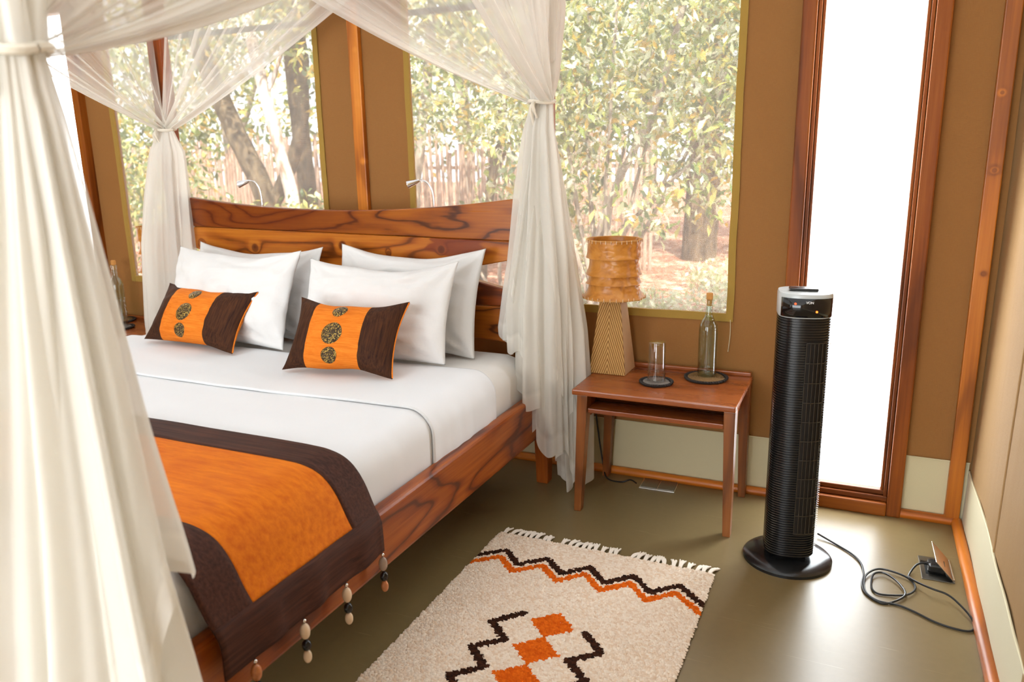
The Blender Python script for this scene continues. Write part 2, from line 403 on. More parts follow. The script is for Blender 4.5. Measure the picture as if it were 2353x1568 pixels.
def bez(pts, n=8):
    P = [Vector(p) for p in pts]; out = []
    for i in range(len(P)-1):
        p0, p1, p2, p3 = P[max(i-1, 0)], P[i], P[i+1], P[min(i+2, len(P)-1)]
        for k in range(n):
            t = k/n; out.append(.5*((2*p1)+(p2-p0)*t+(2*p0-5*p1+4*p2-p3)*t*t+(3*p1-p0-3*p2+p3)*t**3))
    out.append(P[-1]); return out
def interp(x, xs, ys): return float(np.interp(x, xs, ys))
def sst(a, b, x): t = max(0, min(1, (x-a)/(b-a))); return t*t*(3-2*t)
def nz(x, y=0, z=0): return noise.noise(Vector((x, y, z)))
def tag(o, label, cat, group=None, kind=None):
    o['label'] = label
    if cat: o['category'] = cat
    if group: o['group'] = group
    if kind: o['kind'] = kind
    return o
def empty(name, loc=(0, 0, 0), rz=0):
    o = bpy.data.objects.new(name, None); COL.objects.link(o); o.location = loc; o.rotation_euler.z = rz; o.empty_display_size = .1; return o
def struct(o, label=None):
    o['kind'] = 'structure'
    if label: o['label'] = label
    return o
def copy_tree(o, parent=None):
    c = o.copy(); COL.objects.link(c)
    if parent: c.parent = parent
    for ch in list(o.children): copy_tree(ch, c)
    return c

# ------------------------------------------------------------------ the setting
YB = 3.15; XR = .41; XL = -4.74; YF = -2.6; ZC = 2.62; BX = -2.164
struct(MB().box((XL-.3, YF-.4, -.08), (XR+.3, YB+.12, 0)).obj('floor', 'olive_floor'), 'glossy olive brown vinyl floor of the tent')
DZ = 2.16        # door top
W1 = (-3.79, -2.41); W2 = (-1.919, -.479); WZ = (.742, 2.36)
D1 = (-.272, .198); D2 = (-4.456, -3.986)
wb = MB()
def wpan(x0, x1, z0, z1): wb.box((x0, YB, z0), (x1, YB+.03, z1))
xs = [XL-.05, D2[0]+.03, D2[1]-.03, W1[0], W1[1], W2[0], W2[1], D1[0]+.03, D1[1]-.03, XR+.05]
for i in range(0, len(xs)-1, 2): wpan(xs[i], xs[i+1], 0, ZC)
for (a, b) in ((W1[0], W1[1]), (W2[0], W2[1])): wpan(a, b, 0, WZ[0]); wpan(a, b, WZ[1], ZC)
for (a, b) in ((D2[0]+.03, D2[1]-.03), (D1[0]+.03, D1[1]-.03)): wpan(a, b, DZ, ZC)
wall_back = struct(wb.obj('wall_back', 'tan_canvas'), 'tan canvas back wall of the tent with two mesh windows')
for (a, b) in ((D2[1], D1[0]), (D1[1], XR), (XL, D2[0])):
    MB().box((a, YB-.006, 0), (b, YB+.001, .243), .002).obj('skirt_band', 'cream_band', wall_back)
    MB().tube([(a, YB-.008, .243), (b, YB-.008, .243)], .003, 6).obj('seam', 'cream_band', wall_back)
# right wall: canvas with soft vertical folds
def wr(u, v):
    y = YF + (YB-YF)*u; z = ZC*v
    x = XR + .012*math.sin(9*y)*sst(0, .5, v) + .01*nz(y*3, z*.6, 4.2) + .018*(v if v < .5 else .5)
    return (x, y, z)
wall_right = struct(MB().grid(wr, 120, 30).obj('wall_right', 'pale_canvas', smooth='all'), 'pale tan canvas side wall with loose vertical folds')
def wband(u, v): y = YF+(YB-YF)*u; return (XR-.004+.006*nz(y*4, v), y, (.225+.012*math.sin(y*5+1))*v)
MB().grid(wband, 100, 4).obj('skirt_band', 'cream_band', wall_right, smooth='all')
sp = [(XR-.003+.006*nz(y*4, 1), y, .226+.012*math.sin(y*5+1)) for y in np.linspace(YF+.1, YB-.02, 90)]
MB().tube(sp, .0035, 6).obj('seam', 'cream_band', wall_right)
MB().tube([(XR+.012*math.sin(9*2.45)*sst(0, .5, z/ZC)+.01*nz(2.45*3, z*.6, 4.2)+.018*min(z/ZC, .5)-.001, 2.45, z) for z in np.linspace(.23, 2.5, 40)], .003, 6).obj('seam', 'pale_canvas', wall_right)
struct(MB().box((XL-.05, YF, 0), (XL, YB, ZC)).obj('wall_left', 'pale_canvas'), 'tan canvas wall on the far side of the bed')
wf = MB()
for lo, hi in (((XL, YF-.05, 0), (-3.6, YF, ZC)), ((.2, YF-.05, 0), (XR+.05, YF, ZC)), ((-3.6, YF-.05, 2.3), (.2, YF, ZC))): wf.box(lo, hi)
struct(wf.obj('wall_front', 'pale_canvas'), 'canvas wall with the wide open tent front')
struct(MB().grid(lambda u, v: (XL-.7+(XR-XL+1.4)*u, YF-1.2+(YB-YF+1.65)*v, ZC), 4, 4).obj('ceiling', 'roof_canvas'), 'pale canvas tent roof')

# battens and skirting rods
t1 = struct(MB().box((BX-.045, YB-.028, 0), (BX+.012, YB, ZC), .004).obj('trim_1', 'pine'), 'golden pine batten on the wall above the headboard')
t2 = struct(MB().box((.345, YB-.03, .02), (.395, YB, ZC), .004).obj('trim_2', 'pine_corner'), 'orange pine batten standing in the wall corner')
def rod_x(x0, x1): return MB().tube([(x0, YB-.02, .012), (x1, YB-.02, .012)], .018, 10)
bb = empty('baseboard_back', (0, YB, 0)); struct(bb, 'orange pine rod along the foot of the back wall')
for a, b in ((D1[1], XR-.03), (-1.6, D1[0]), (-3.3, -1.62), (D2[1], -3.32)):
    o = MB().tube([(a, -.02, .012), (b, -.02, .012)], .019, 10).obj('rod', 'pine_base', bb, True)
struct(MB().tube([(XR-.022, YB-.02, .012), (XR-.016, 2.2, .012), (XR-.02, YF, .012)], .019, 10).obj('baseboard_right', 'pine_base_side', smooth=True), 'orange pine rod along the foot of the side wall')

# windows
def window(n, x, label, cordx=None):
    r = empty(n, ((x[0]+x[1])/2, YB, WZ[0])); struct(r, label)
    ox, oz = r.location.x, WZ[0]; w = (x[1]-x[0])/2; h = WZ[1]-WZ[0]
    def scr(u, v): return (-w+2*w*u, .012+.004*nz(u*3, v*2, w), h*v)
    MB().grid(scr, 24, 24).obj('screen', 'screen_mesh', r, 'all')
    for nm, lo, hi in (('tape', (-w-.012, -.006, -.028), (w+.012, .004, .004)), ('tape', (-w-.014, -.008, -.028), (-w+.012, .004, h)), ('tape', (w-.012, -.008, -.028), (w+.016, .004, h))):
        mb = MB(); vert = (hi[2]-lo[2]) > .2
        k = 40
        def ring(t):
            if vert: z = lo[2]+(hi[2]-lo[2])*t; o = .0035*nz(z*5, lo[0]); return [(lo[0]+o, lo[1], z), (hi[0]+o, lo[1], z), (hi[0]+o, hi[1], z), (lo[0]+o, hi[1], z)]
            x_ = lo[0]+(hi[0]-lo[0])*t; o = .004*nz(x_*4, 3); return [(x_, lo[1], lo[2]+o), (x_, lo[1], hi[2]+o), (x_, hi[1], hi[2]+o), (x_, hi[1], lo[2]+o)]
        vs = []; fs = []
        for i in range(k+1): vs += ring(i/k)
        for i in range(k):
            for q in range(4): fs.append((i*4+q, i*4+(q+1) % 4, i*4+4+(q+1) % 4, i*4+4+q))
        fs += [(0, 1, 2, 3), (4*k+3, 4*k+2, 4*k+1, 4*k)]
        mb.add(vs, fs).obj(nm, 'window_tape', r)
    MB().tube(bez([(w+.006, -.008, -.02), (w+.008, -.01, -.08), (w+.003, -.012, -.15)], 6), .0015, 6).obj('drawcord', 'cream_band', r)
    return r
struct(MB().tube([(-5.2, 3.6, 2.075), (-.3, 3.6, 2.065)], .016, 10).obj('trim_3', 'dark_green_canvas', smooth=True), 'dark eave pole outside above the windows')
window('window_1', W1, 'mesh window with the white trunk tree outside')
window('window_2', W2, 'mesh window behind the leather shaded lamp and bottle')

# doors: fixed frosted panes in moulded timber frames
def door(n, x, label):
    r = empty(n, ((x[0]+x[1])/2, YB, 0)); struct(r, label); w = (x[1]-x[0])/2
    for sx in (-1, 1):
        a, b = sorted((sx*w, sx*(w-.05)))
        MB().box((a, -.045, 0), (b, .04, DZ), .006).obj('casing', 'door_wood', r)
        a, b = sorted((sx*(w-.052), sx*(w-.064)))
        MB().box((a, -.028, .05), (b, .04, DZ), .003).obj('stop', 'door_wood', r)
        a, b = sorted((sx*(w-.066), sx*(w-.076)))
        MB().box((a, -.016, .08), (b, .04, DZ), .003).obj('bead', 'door_wood', r)
    MB().box((-w+.05, -.05, 0), (w-.05, .04, .052), .006).obj('casing', 'door_wood_sill', r)
    MB().box((-w+.05, -.03, .054), (w-.05, .04, .074), .003).obj('stop', 'door_wood_sill', r)
    MB().box((-w+.05, -.018, .076), (w-.05, .04, .094), .003).obj('bead', 'door_wood_sill', r)
    MB().box((-w, -.045, DZ), (w, .04, DZ+.05), .006).obj('casing', 'door_wood_sill', r)
    MB().box((-w+.07, .012, .09), (w-.07, .02, DZ)).obj('pane', 'frosted_pane', r)
    return r
door('door_1', D1, 'tall frosted white pane in a red brown timber frame behind the tower heater')
door('door_2', D2, 'tall frosted white pane beyond the far bedside table')

# ------------------------------------------------------------------ bed
bed = tag(empty('canopy_bed', (BX, 1.9, 0)), 'large teak bed with canopy posts and a curved plank headboard', 'bed')
bo = Vector(bed.location)
def bpart(mb, name, mat, smooth=False):
    mb.v = [(p[0]-bo.x, p[1]-bo.y, p[2]-bo.z) for p in mb.v]; return mb.obj(name, mat, bed, smooth)
# keep wood coordinates readable: materials were laid out in world coords, so shift object texture space through mesh offset objects
def bpartw(mb, name, mat, smooth=False):
    o = mb.obj(name, mat, bed, smooth); o.matrix_parent_inverse = Matrix.Translation(-bo); return o
HB = .999
for s in (-1, 1):
    xo = BX+s*HB; xi = xo-s*.045
    a, b = sorted((xo-s*.002, xi))
    bpartw(MB().hexa([(a, .84, .265), (b, .84, .265), (b, 2.86, .245), (a, 2.86, .245)], [(a, .84, .432), (b, .84, .432), (b, 2.86, .432), (a, 2.86, .432)], .010), 'side_rail', 'teak_rail')
    a, b = sorted((xi-s*.001, xi-s*.03))
    bpartw(MB().box((a, .9, .30), (b, 2.84, .415), .004), 'rail_ledge', 'teak_rail')
    # head leg and post
    for (yy, zz) in ((2.93, 1), (.80, 1)):
        cx_ = BX+s*(HB-.03)
        bpartw(MB().hexa([(cx_-.026, yy-.026, 0), (cx_+.026, yy-.026, 0), (cx_+.026, yy+.026, 0), (cx_-.026, yy+.026, 0)],
                         [(cx_-.034, yy-.05, .43), (cx_+.034, yy-.05, .43), (cx_+.034, yy+.05, .43), (cx_-.034, yy+.05, .43)], .005), 'leg', 'teak_leg')
        px_ = ((-1.188 if yy > 1 else -1.20) if s > 0 else -3.19); hw = (.045 if s < 0 else .036) if yy > 1 else .028
        bpartw(MB().box((px_-hw, yy+.0, .43), (px_+hw, yy+.055, 2.3), .008), 'post', 'teak_leg')
bpartw(MB().box((BX-HB+.05, .80, .25), (BX+HB-.05, .84, .432), .006), 'foot_rail', 'teak_low')
bpartw(MB().box((BX-HB+.05, 2.86, .25), (BX+HB-.05, 2.90, .42), .006), 'head_rail', 'teak_low')
for yy in (1.25, 1.7, 2.15, 2.6): bpartw(MB().box((BX-HB+.075, yy-.05, .30), (BX+HB-.075, yy+.05, .33), .004), 'bed_slat', 'teak_low')
bpartw(MB().box((BX-HB-.05, 2.93, 2.24), (BX+HB+.05, 2.98, 2.30), .005), 'canopy_rail', 'teak_low')
bpartw(MB().box((BX-HB-.05, .78, 2.24), (BX+HB+.05, .83, 2.30), .005), 'canopy_rail', 'teak_low')
for s in (-1, 1): bpartw(MB().box((BX+s*HB-.025, .83, 2.24), (BX+s*HB+.025, 2.93, 2.30), .005), 'canopy_rail', 'teak_rail')
# headboard planks; outline given by half-width functions
def T(d): return 1.155+.058*(abs(d)/.9)**2
def Bup(d): d = abs(d); return .90 if d < .48 else .90+.075*((d-.48)/.42)**1.2
def Tlow(d): d = abs(d); return .90 if d < .60 else .90-.075*((d-.60)/.34)
def Blow(d): d = abs(d); return .655-.035*(d/.94)
def plank(name, mat, lo, hi, d0, d1, y0=2.86, th=.035, slant=0):
    n = 60; vs = []; fs = []
    for i in range(n+1):
        d = d0+(d1-d0)*i/n; zl, zh = lo(d), hi(d); x0 = BX+d
        e = .004
        vs += [(x0, y0+e, zl), (x0, y0, zl+e), (x0, y0, zh-e), (x0, y0+e, zh), (x0, y0+th, zh), (x0, y0+th, zl)]
    for i in range(n):
        for q in range(6): fs.append((i*6+q, i*6+(q+1) % 6, i*6+6+(q+1) % 6, i*6+6+q))
    fs += [tuple(range(6)), tuple(n*6+q for q in range(5, -1, -1))]
    return bpartw(MB().add(vs, fs), name, mat)
j1 = lambda d: 1.055-.012*(d/.9)
plank('headboard_plank', 'teak_dark', j1, T, -.905, .905)
plank('headboard_plank', 'teak_gold', Bup, lambda d: j1(d)-.0015, -.885, .885)
plank('headboard_plank', 'teak_low', lambda d: .775, lambda d: min(Tlow(d)-.002, .898), -.94, .94)
plank('headboard_plank', 'teak_dark', Blow, lambda d: .773, -.94, .94, 2.8605)
for s in (-1, 1): bpartw(MB().box((BX+s*.55-.05, 2.897, .30), (BX+s*.55+.05, 2.925, 1.12), .004), 'headboard_brace', 'teak_leg')

# ------------------------------------------------------------------ mattress, sheets, runner
MX0, MX1 = -3.108, -1.222; MZ = .593; MR = .075
def section(off, zlow, n=60):
    # cross-section across the bed, from far side bottom to near side bottom
    pts = []
    x0, x1, zt = MX0-off, MX1+off, MZ+off; r = MR+off
    L = [(x0, zlow)]
    L += [(x0+r-r*math.cos(a), zt-r+r*math.sin(a)) for a in np.linspace(0, PI/2, 9)]
    L += [(x0+r+(x1-x0-2*r)*k/30, zt) for k in range(1, 30)]
    L += [(x1-r+r*math.sin(a), zt-r+r*math.cos(a)) for a in np.linspace(0, PI/2, 9)]
    L += [(x1, zlow)]
    return L
def resample(L, n):
    P = np.array(L); d = np.r_[0, np.cumsum(np.hypot(*np.diff(P, axis=0).T))]; t = np.linspace(0, d[-1], n+1)
    return np.c_[np.interp(t, d, P[:, 0]), np.interp(t, d, P[:, 1])], d[-1]
def drape(name, mat, off, y0, y1, zlow, nu=150, nv=60, wr=.004, edge=None, parent=None, headedge=0, close=False, thick=.004):
    S, Ltot = resample(section(off, zlow), nu)
    C0 = np.array([(MX0+MX1)/2, .3])
    def f(u, v):
        i = min(nu, int(round(u*nu))); x, z = S[i]
        yb = y0+(y1-y0)*v
        if edge: yb = y0+(y1-y0)*v+edge(u)*(v if headedge else 1)
        n = Vector((x-C0[0], 0, (z-C0[1])*3)).normalized()
        side = 1 if z < MZ-.03 else .6
        w = wr*side*(nz(x*2.2, yb*5, off*90)+.5*nz(x*6, yb*11, off*50)+(1.2*nz(x*.5, yb*16, z*2+off*40) if z < MZ-.02 else 0))
        w = max(w, -off*.6)
        return (x+n.x*w, yb, z+n.z*w)
    o = MB().grid(f, nu, nv).obj(name, mat, parent, 'all')
    md = o.modifiers.new('thickness', 'SOLIDIFY'); md.thickness = thick; md.offset = -1
    return o
# mattress: closed rounded block
def mat_f(u, v):
    S = MAT_S; i = int(round(u*120)) % 120; x, z = S[i]
    yy = .875+(2.855-.875)*v
    e = min(v, 1-v)*1.98; k = 0 if e > .07 else .07-math.sqrt(max(0, .07**2-(.07-e)**2))
    cx_, cz_ = (MX0+MX1)/2, (.335+MZ)/2
    x2 = x-math.copysign(min(abs(x-cx_), k), x-cx_); z2 = z-math.copysign(min(abs(z-cz_), k*.9), z-cz_)
    return (x2, yy, z2+.004*nz(x*3, yy*4))
Lm = section(0, .335); Lm = Lm + [(MX1+(MX0-MX1)*k/20, .335) for k in range(1, 20)]
MAT_S = resample(Lm+[Lm[0]], 120)[0]
mm = MB(); vsv = list(np.r_[0, .006, .015, .03, .05, np.linspace(.08, .92, 30), .95, .97, .985, .994, 1])
nV = len(vsv)
for i in range(120):
    for v in vsv: mm.v.append(mat_f(i/120, v))
for i in range(120):
    k = (i+1) % 120
    for j in range(nV-1): mm.f.append((i*nV+j, k*nV+j, k*nV+j+1, i*nV+j+1))
mm.f += [tuple(i*nV for i in range(120))[::-1], tuple(i*nV+nV-1 for i in range(120))]
tag(mm.obj('mattress', 'fitted_sheet', None, True), 'deep mattress in a white fitted sheet on the teak bed', 'mattress')
tag(drape('top_sheet', 'white_sheet', .007, .86, 2.10, .40, wr=.006), 'smooth white sheet tucked over the lower half of the bed', 'sheet')
def foldedge(u): return .03*math.sin(u*9)+.035*sst(.75, 1, u)-.02*sst(.5, .72, u)*(1-sst(.75, .9, u))
tag(drape('folded_sheet', 'white_sheet', .017, 2.0, 2.46, .40, wr=.009, edge=lambda u: .012*math.sin(u*9)+.02*u, thick=.008), 'turned down band of white sheet below the pillows', 'sheet')
# runner
runner = tag(empty('bed_runner', (BX, 1.32, MZ)), 'orange bed runner with brown borders and hanging beads across the foot of the bed', 'bed runner')
def runner_section():
    off = .021; zt = MZ+off
    R = [(-1.60, zt), (-1.36, zt), (-1.285, zt-.006), (-1.235, zt-.026), (-1.198, zt-.068), (-1.168, zt-.13), (-1.148, .447), (-1.140, .43), (-1.137, .40), (-1.136, .345)]
    Rm = [(p[0], p[1]) for p in R]
    Lf = [(2*BX-x, z) for x, z in Rm][::-1]
    pts = [(p.x, p.y) for p in bez([(x, z, 0) for x, z in Lf+Rm], 6)]
    return pts
RS, RL = resample(runner_section(), 220)
RY0, RY1 = 1.025, 1.625; RB = .115
def runner_pt(u, v, lift=0):
    i = u*220; k = int(min(219, i)); t = i-k; x = RS[k][0]*(1-t)+RS[k+1][0]*t; z = RS[k][1]*(1-t)+RS[k+1][1]*t
    y = RY0+(RY1-RY0)*v
    side = sst(.52, .40, z)
    n = Vector((x-BX, 0, 2.2*(z-.25))).normalized()
    w = .002*nz(x*5, y*7, 3)+.006*side*math.sin(y*34+3*nz(y*4))*(.4+.6*sst(.46, .36, z))+.004*side*nz(y*20, z*6)
    w = max(w, -.002)+lift
    y += .012*side*(v-.5)*-1 + .006*nz(x*2, v*2)
    return (x+n.x*w-BX, y-1.32, z+n.z*w-MZ)
def runner_piece(name, mat, u0, u1, v0, v1, lift, nu, nv):
    o = MB().grid(lambda a, b: runner_pt(u0+(u1-u0)*a, v0+(v1-v0)*b, lift), nu, nv).obj(name, mat, runner, 'all')
    md = o.modifiers.new('thickness', 'SOLIDIFY'); md.thickness = .003; md.offset = 1; return o
ub = RB/RL; vb = RB/(RY1-RY0)
runner_piece('centre_panel', 'runner_orange', ub-.002, 1-ub+.002, vb-.005, 1-vb+.005, .001, 180, 40)
m_fabric_streak('runner_brown_end', srgb(46, 22, 14), srgb(86, 50, 36), 'Y', .7)
runner_piece('border', 'runner_brown', 0, 1, 0, vb, .002, 200, 8)
runner_piece('border', 'runner_brown', 0, 1, 1-vb, 1, .002, 200, 8)
runner_piece('border', 'runner_brown_end', 0, ub, 0, 1, .0045, 12, 40)
runner_piece('border', 'runner_brown_end', 1-ub, 1, 0, 1, .0045, 12, 40)
for k, v in enumerate((.985, .70, .415, .14)):
    p = Vector(runner_pt(1, v, .006))
    st = MB().tube([p+Vector((0, 0, .012)), p+Vector((.001, 0, -.118))], .0011, 6).obj('bead_string', 'black_rubber', runner)
    MB().ball(p+Vector((0, 0, -.008)), .005).obj('bead', 'silver', st, True)
    MB().ball(p+Vector((0, 0, -.036)), .0125, .0125, .021).obj('bead', ('bead_clear', 'bead_cream', 'bead_cream', 'bead_amber')[k], st, True)
    MB().ball(p+Vector((.001, 0, -.073)), .0115, .0115, .0145).obj('bead', 'bead_black', st, True)
    MB().ball(p+Vector((.001, 0, -.103)), .0105, .0105, .017).obj('shell_bead', ('bead_amber', 'bead_cream', 'bead_cream', 'bead_cream')[k], st, True)

# ------------------------------------------------------------------ pillows and cushions
def frame_from(BL, BR, lean):
    a, b = Vector(BL), Vector(BR); u = (b-a).normalized(); back = Vector((0, 0, 1)).cross(u)
    h = Vector((0, 0, 1))*math.cos(lean)+back*math.sin(lean); n = u.cross(h); return a, b, u, h, n
def pillow_shape(a, b, hv, w, h, n, thick, seed, ears=.06, wrk=.012, dip=.03, bot_flat=True, crease=.0075):
    # returns fn(s,t,side) with s,t in [-1,1]
    c = a+(b-a)*.5
    u = (b-a).normalized()
    def f(s, t, side):
        # pincushion outline: sides pull in, corners stay
        px = s*(1-ears*(1-t*t)*abs(s)**3); py = t*(1-ears*1.3*(1-s*s)*abs(t)**3)
        prof = (max(0, 1-abs(s)**2.6)**.62)*(max(0, 1-abs(t)**2.6)**.62)
        wr_ = wrk*(nz(s*2.1+seed, t*1.7, side)+.7*nz(s*4+seed, t*5, side+3)+.4*nz(s*9, t*8+seed, side))*prof**.3
        for (sx, tx_) in ((-1, 1), (1, 1), (1, -1), (-1, -1)):
            q = math.hypot(s-sx, t-tx_); ag = math.atan2(t-tx_, s-sx)
            wr_ += crease*math.sin(ag*11+seed+sx)*math.exp(-((q-.45)/.28)**2)
        d = side*(thick*.5*prof)+wr_*side*(.4+.6*prof)
        dz = -dip*(1-s*s)*sst(.2, 1, t)
        ysh = (t+1)*.5
        p = c+u*(px*w*.5)+hv*((py+1)*.5*h+dz)-n*0
        p = p+n*(-d if False else d)
        p += hv*(.012*nz(s*1.5+seed, 5, t))
        return p
    return f
def build_pillow(name, f, mat, label, cat, group, base, nseg=44):
    mb = MB(); N = nseg
    idx = {}
    for side in (1, -1):
        for i in range(N+1):
            for j in range(N+1):
                s, t = -1+2*i/N, -1+2*j/N
                s, t = math.sin(s*PI/2)*.55+s*.45, math.sin(t*PI/2)*.55+t*.45
                edge = i in (0, N) or j in (0, N)
                if side == -1 and edge: idx[(side, i, j)] = idx[(1, i, j)]; continue
                idx[(side, i, j)] = len(mb.v); mb.v.append(tuple(f(s, t, side)-base))
        for i in range(N):
            for j in range(N):
                q = [idx[(side, i, j)], idx[(side, i+1, j)], idx[(side, i+1, j+1)], idx[(side, i, j+1)]]
                mb.f.append(tuple(q if side == 1 else q[::-1]))
    o = mb.obj(name, mat, None, 'all'); o.location = base
    return tag(o, label, cat, group)
def pillow(BL, BR, lean, h, thick, seed, label, mat='white_cotton', **kw):
    a, b, u, hv, n = frame_from(BL, BR, math.radians(lean)); w = (b-a).length
    f = pillow_shape(a, b, hv, w, h, n, thick, seed, **kw)
    thick = thick*1.1
    return build_pillow('pillow', f, mat, label, 'pillow', 'white pillows against the headboard', a+(b-a)*.5)
zp = MZ+.008
pillow((-2.07, 2.66, zp), (-1.375, 2.66, zp), 17, .44, .15, 11, 'white pillow against the headboard at the bedside lamp end, behind another pillow', dip=.035)
pillow((-2.93, 2.70, zp), (-2.16, 2.64, zp), 17, .42, .15, 23, 'white pillow against the headboard on the far half of the bed, mostly hidden', dip=.03)
pillow((-2.075, 2.44, zp+.014), (-1.405, 2.475, zp+.014), 22, .40, .15, 37, 'white pillow directly behind the nearer orange and brown cushion', dip=.03, wrk=.016)
pillow((-2.86, 2.48, zp+.014), (-2.15, 2.45, zp+.014), 22, .42, .15, 51, 'crumpled white pillow directly behind the far orange and brown cushion', dip=.02, wrk=.024)

def cushion(BL, BR, lean, h, thick, seed, label):
    a, b, u, hv, n = frame_from(BL, BR, math.radians(lean)); w = (b-a).length
    base = a+(b-a)*.5
    root = tag(empty('cushion', base), label, 'cushion', 'orange and brown cushions on the bed')
    R = Matrix((u, -n, hv)).transposed().to_4x4()     # local x along width, z up, -y to the viewer... n faces viewer
    f = pillow_shape(Vector((-w/2, 0, 0)), Vector((w/2, 0, 0)), Vector((0, 0, 1)), w, h, Vector((0, -1, 0)), thick, seed, ears=.10, wrk=.004, dip=.006, crease=.001)
    root.matrix_world = Matrix.Translation(base) @ Matrix((u, u.cross(hv)*-1, hv)).transposed().to_4x4()
    def half(name, side, s0, s1, mat, N=20, Mv=36):
        def g(p, q):
            s = s0+(s1-s0)*p; t = -1+2*q; t = math.sin(t*PI/2)*.55+t*.45
            return f(s, t, side)
        mb = MB().grid(g, N, Mv)
        if side == -1: mb.f = [x[::-1] for x in mb.f]
        return mb.obj(name, mat, root, 'all')
    half('brown_end', 1, -1, -.55, 'cushion_brown'); half('brown_end', 1, .42, 1, 'cushion_brown')
    fr = half('front_panel', 1, -.55, .42, 'cushion_orange', 30)
    half('back_panel', -1, -1, 1, 'cushion_orange', 44)
    for (s, t, r) in ((-.06, .63, .030), (-.08, -.06, .042), (-.07, -.66, .032)):
        def disc(p, q):
            ang = 2*PI*p; rr = r*q; ss = s+rr*math.cos(ang)/(w/2); tt = t+rr*math.sin(ang)/(h/2)
            v = f(ss, tt, 1); return v+Vector((0, -1, 0))*(.0045*(1-q**6)+.0008)
        MB().grid(disc, 28, 7, True).obj('sequin_disc', 'sequin_disc', root, 'all')
    MB().tube([f(1, t, 1) for t in np.linspace(-.97, .97, 30)], .0028, 6).obj('piping', 'cushion_orange', root, True)
    return root
cushion((-1.955, 2.215, MZ+.028), (-1.492, 2.25, MZ+.028), 33, .285, .13, 3, 'orange cushion with brown ends and sequin discs, nearest the bedside lamp')
cushion((-2.86, 2.38, MZ+.028), (-2.30, 2.325, MZ+.028), 36, .28, .13, 9, 'orange cushion with brown ends and sequin discs, on the far half of the bed')

# ------------------------------------------------------------------ reading lamps
def reading_lamp(x, label):
    r = tag(empty('reading_lamp', (x, 2.91, 1.10)), label, 'lamp', 'gooseneck reading lamps on the headboard')
    MB().lathe([(.012, 0), (.012, .03), (.006, .034)], 14, (0, 0, .0)).obj('base', 'chrome', r, True)
    MB().tube(bez([(0, 0, .03), (.002, 0, .09), (-.004, 0, .14), (-.022, -.004, .172), (-.045, -.008, .182), (-.06, -.012, .180)], 8), .0042, 8).obj('neck', 'chrome', r, True)
    d = Vector((-.85, -.35, -.28)).normalized(); p = Vector((-.055, -.01, .181))
    h = MB().tube([p, p+d*.012, p+d*.03, p+d*.05, p+d*.054], [.005, .010, .013, .0165, .0165], 16).obj('head', 'chrome', r, True)
    q = p+d*.0545
    MB().tube([q, q+d*.0005], .012, 14).obj('lens', 'grey_plastic', h)
    return r
reading_lamp(-2.598, 'chrome gooseneck reading lamp on the headboard, in front of the white trunk window')
reading_lamp(-1.678, 'chrome gooseneck reading lamp on the headboard, nearer the bedside lamp')

# ------------------------------------------------------------------ bedside tables
def nightstand():
    r = empty('bedside_table', (-.678, 2.91, 0)); ox, oy = -.678, 2.91
    def P(mb): mb.v = [(a-ox, b-oy, c) for a, b, c in mb.v]; return mb
    P(MB().box((-.985, 2.70, .483), (-.372, 3.12, .506), .006)).obj('top', 'stand_wood', r)
    P(MB().box((-.95, 3.098, .506), (-.376, 3.118, .522), .004)).obj('back_lip', 'stand_wood', r)
    for (x, y, sx, sy) in ((-.945, 2.735, -1, -1), (-.395, 2.735, 1, -1), (-.945, 3.085, -1, 1), (-.395, 3.085, 1, 1)):
        fx = x+(-.020 if sx < 0 else .008); fy = y+sy*.008
        P(MB().hexa([(fx-.014, fy-.019, 0), (fx+.014, fy-.019, 0), (fx+.014, fy+.019, 0), (fx-.014, fy+.019, 0)],
                    [(x-.021, y-.027, .483), (x+.021, y-.027, .483), (x+.021, y+.027, .483), (x-.021, y+.027, .483)], .003)).obj('leg', 'stand_leg', r)
    P(MB().box((-.925, 2.715, .413), (-.415, 3.10, .431), .003)).obj('shelf', 'stand_wood', r)
    P(MB().box((-.936, 2.76, .39), (-.926, 3.06, .483), .002)).obj('side_panel', 'stand_wood', r)
    P(MB().box((-.414, 2.76, .39), (-.404, 3.06, .483), .002)).obj('side_panel', 'stand_wood', r)
    P(MB().box((-.925, 3.085, .431), (-.415, 3.10, .483), .002)).obj('back_panel', 'stand_wood', r)
    return r
ns = tag(nightstand(), 'reddish wooden bedside table with shelf between the bed and tower heater', 'bedside table', 'bedside tables')
ns2 = copy_tree(ns); ns2.location.x = 2*BX+.678; ns2['label'] = 'bedside table on the far side of the bed, mostly hidden by the pale curtain'

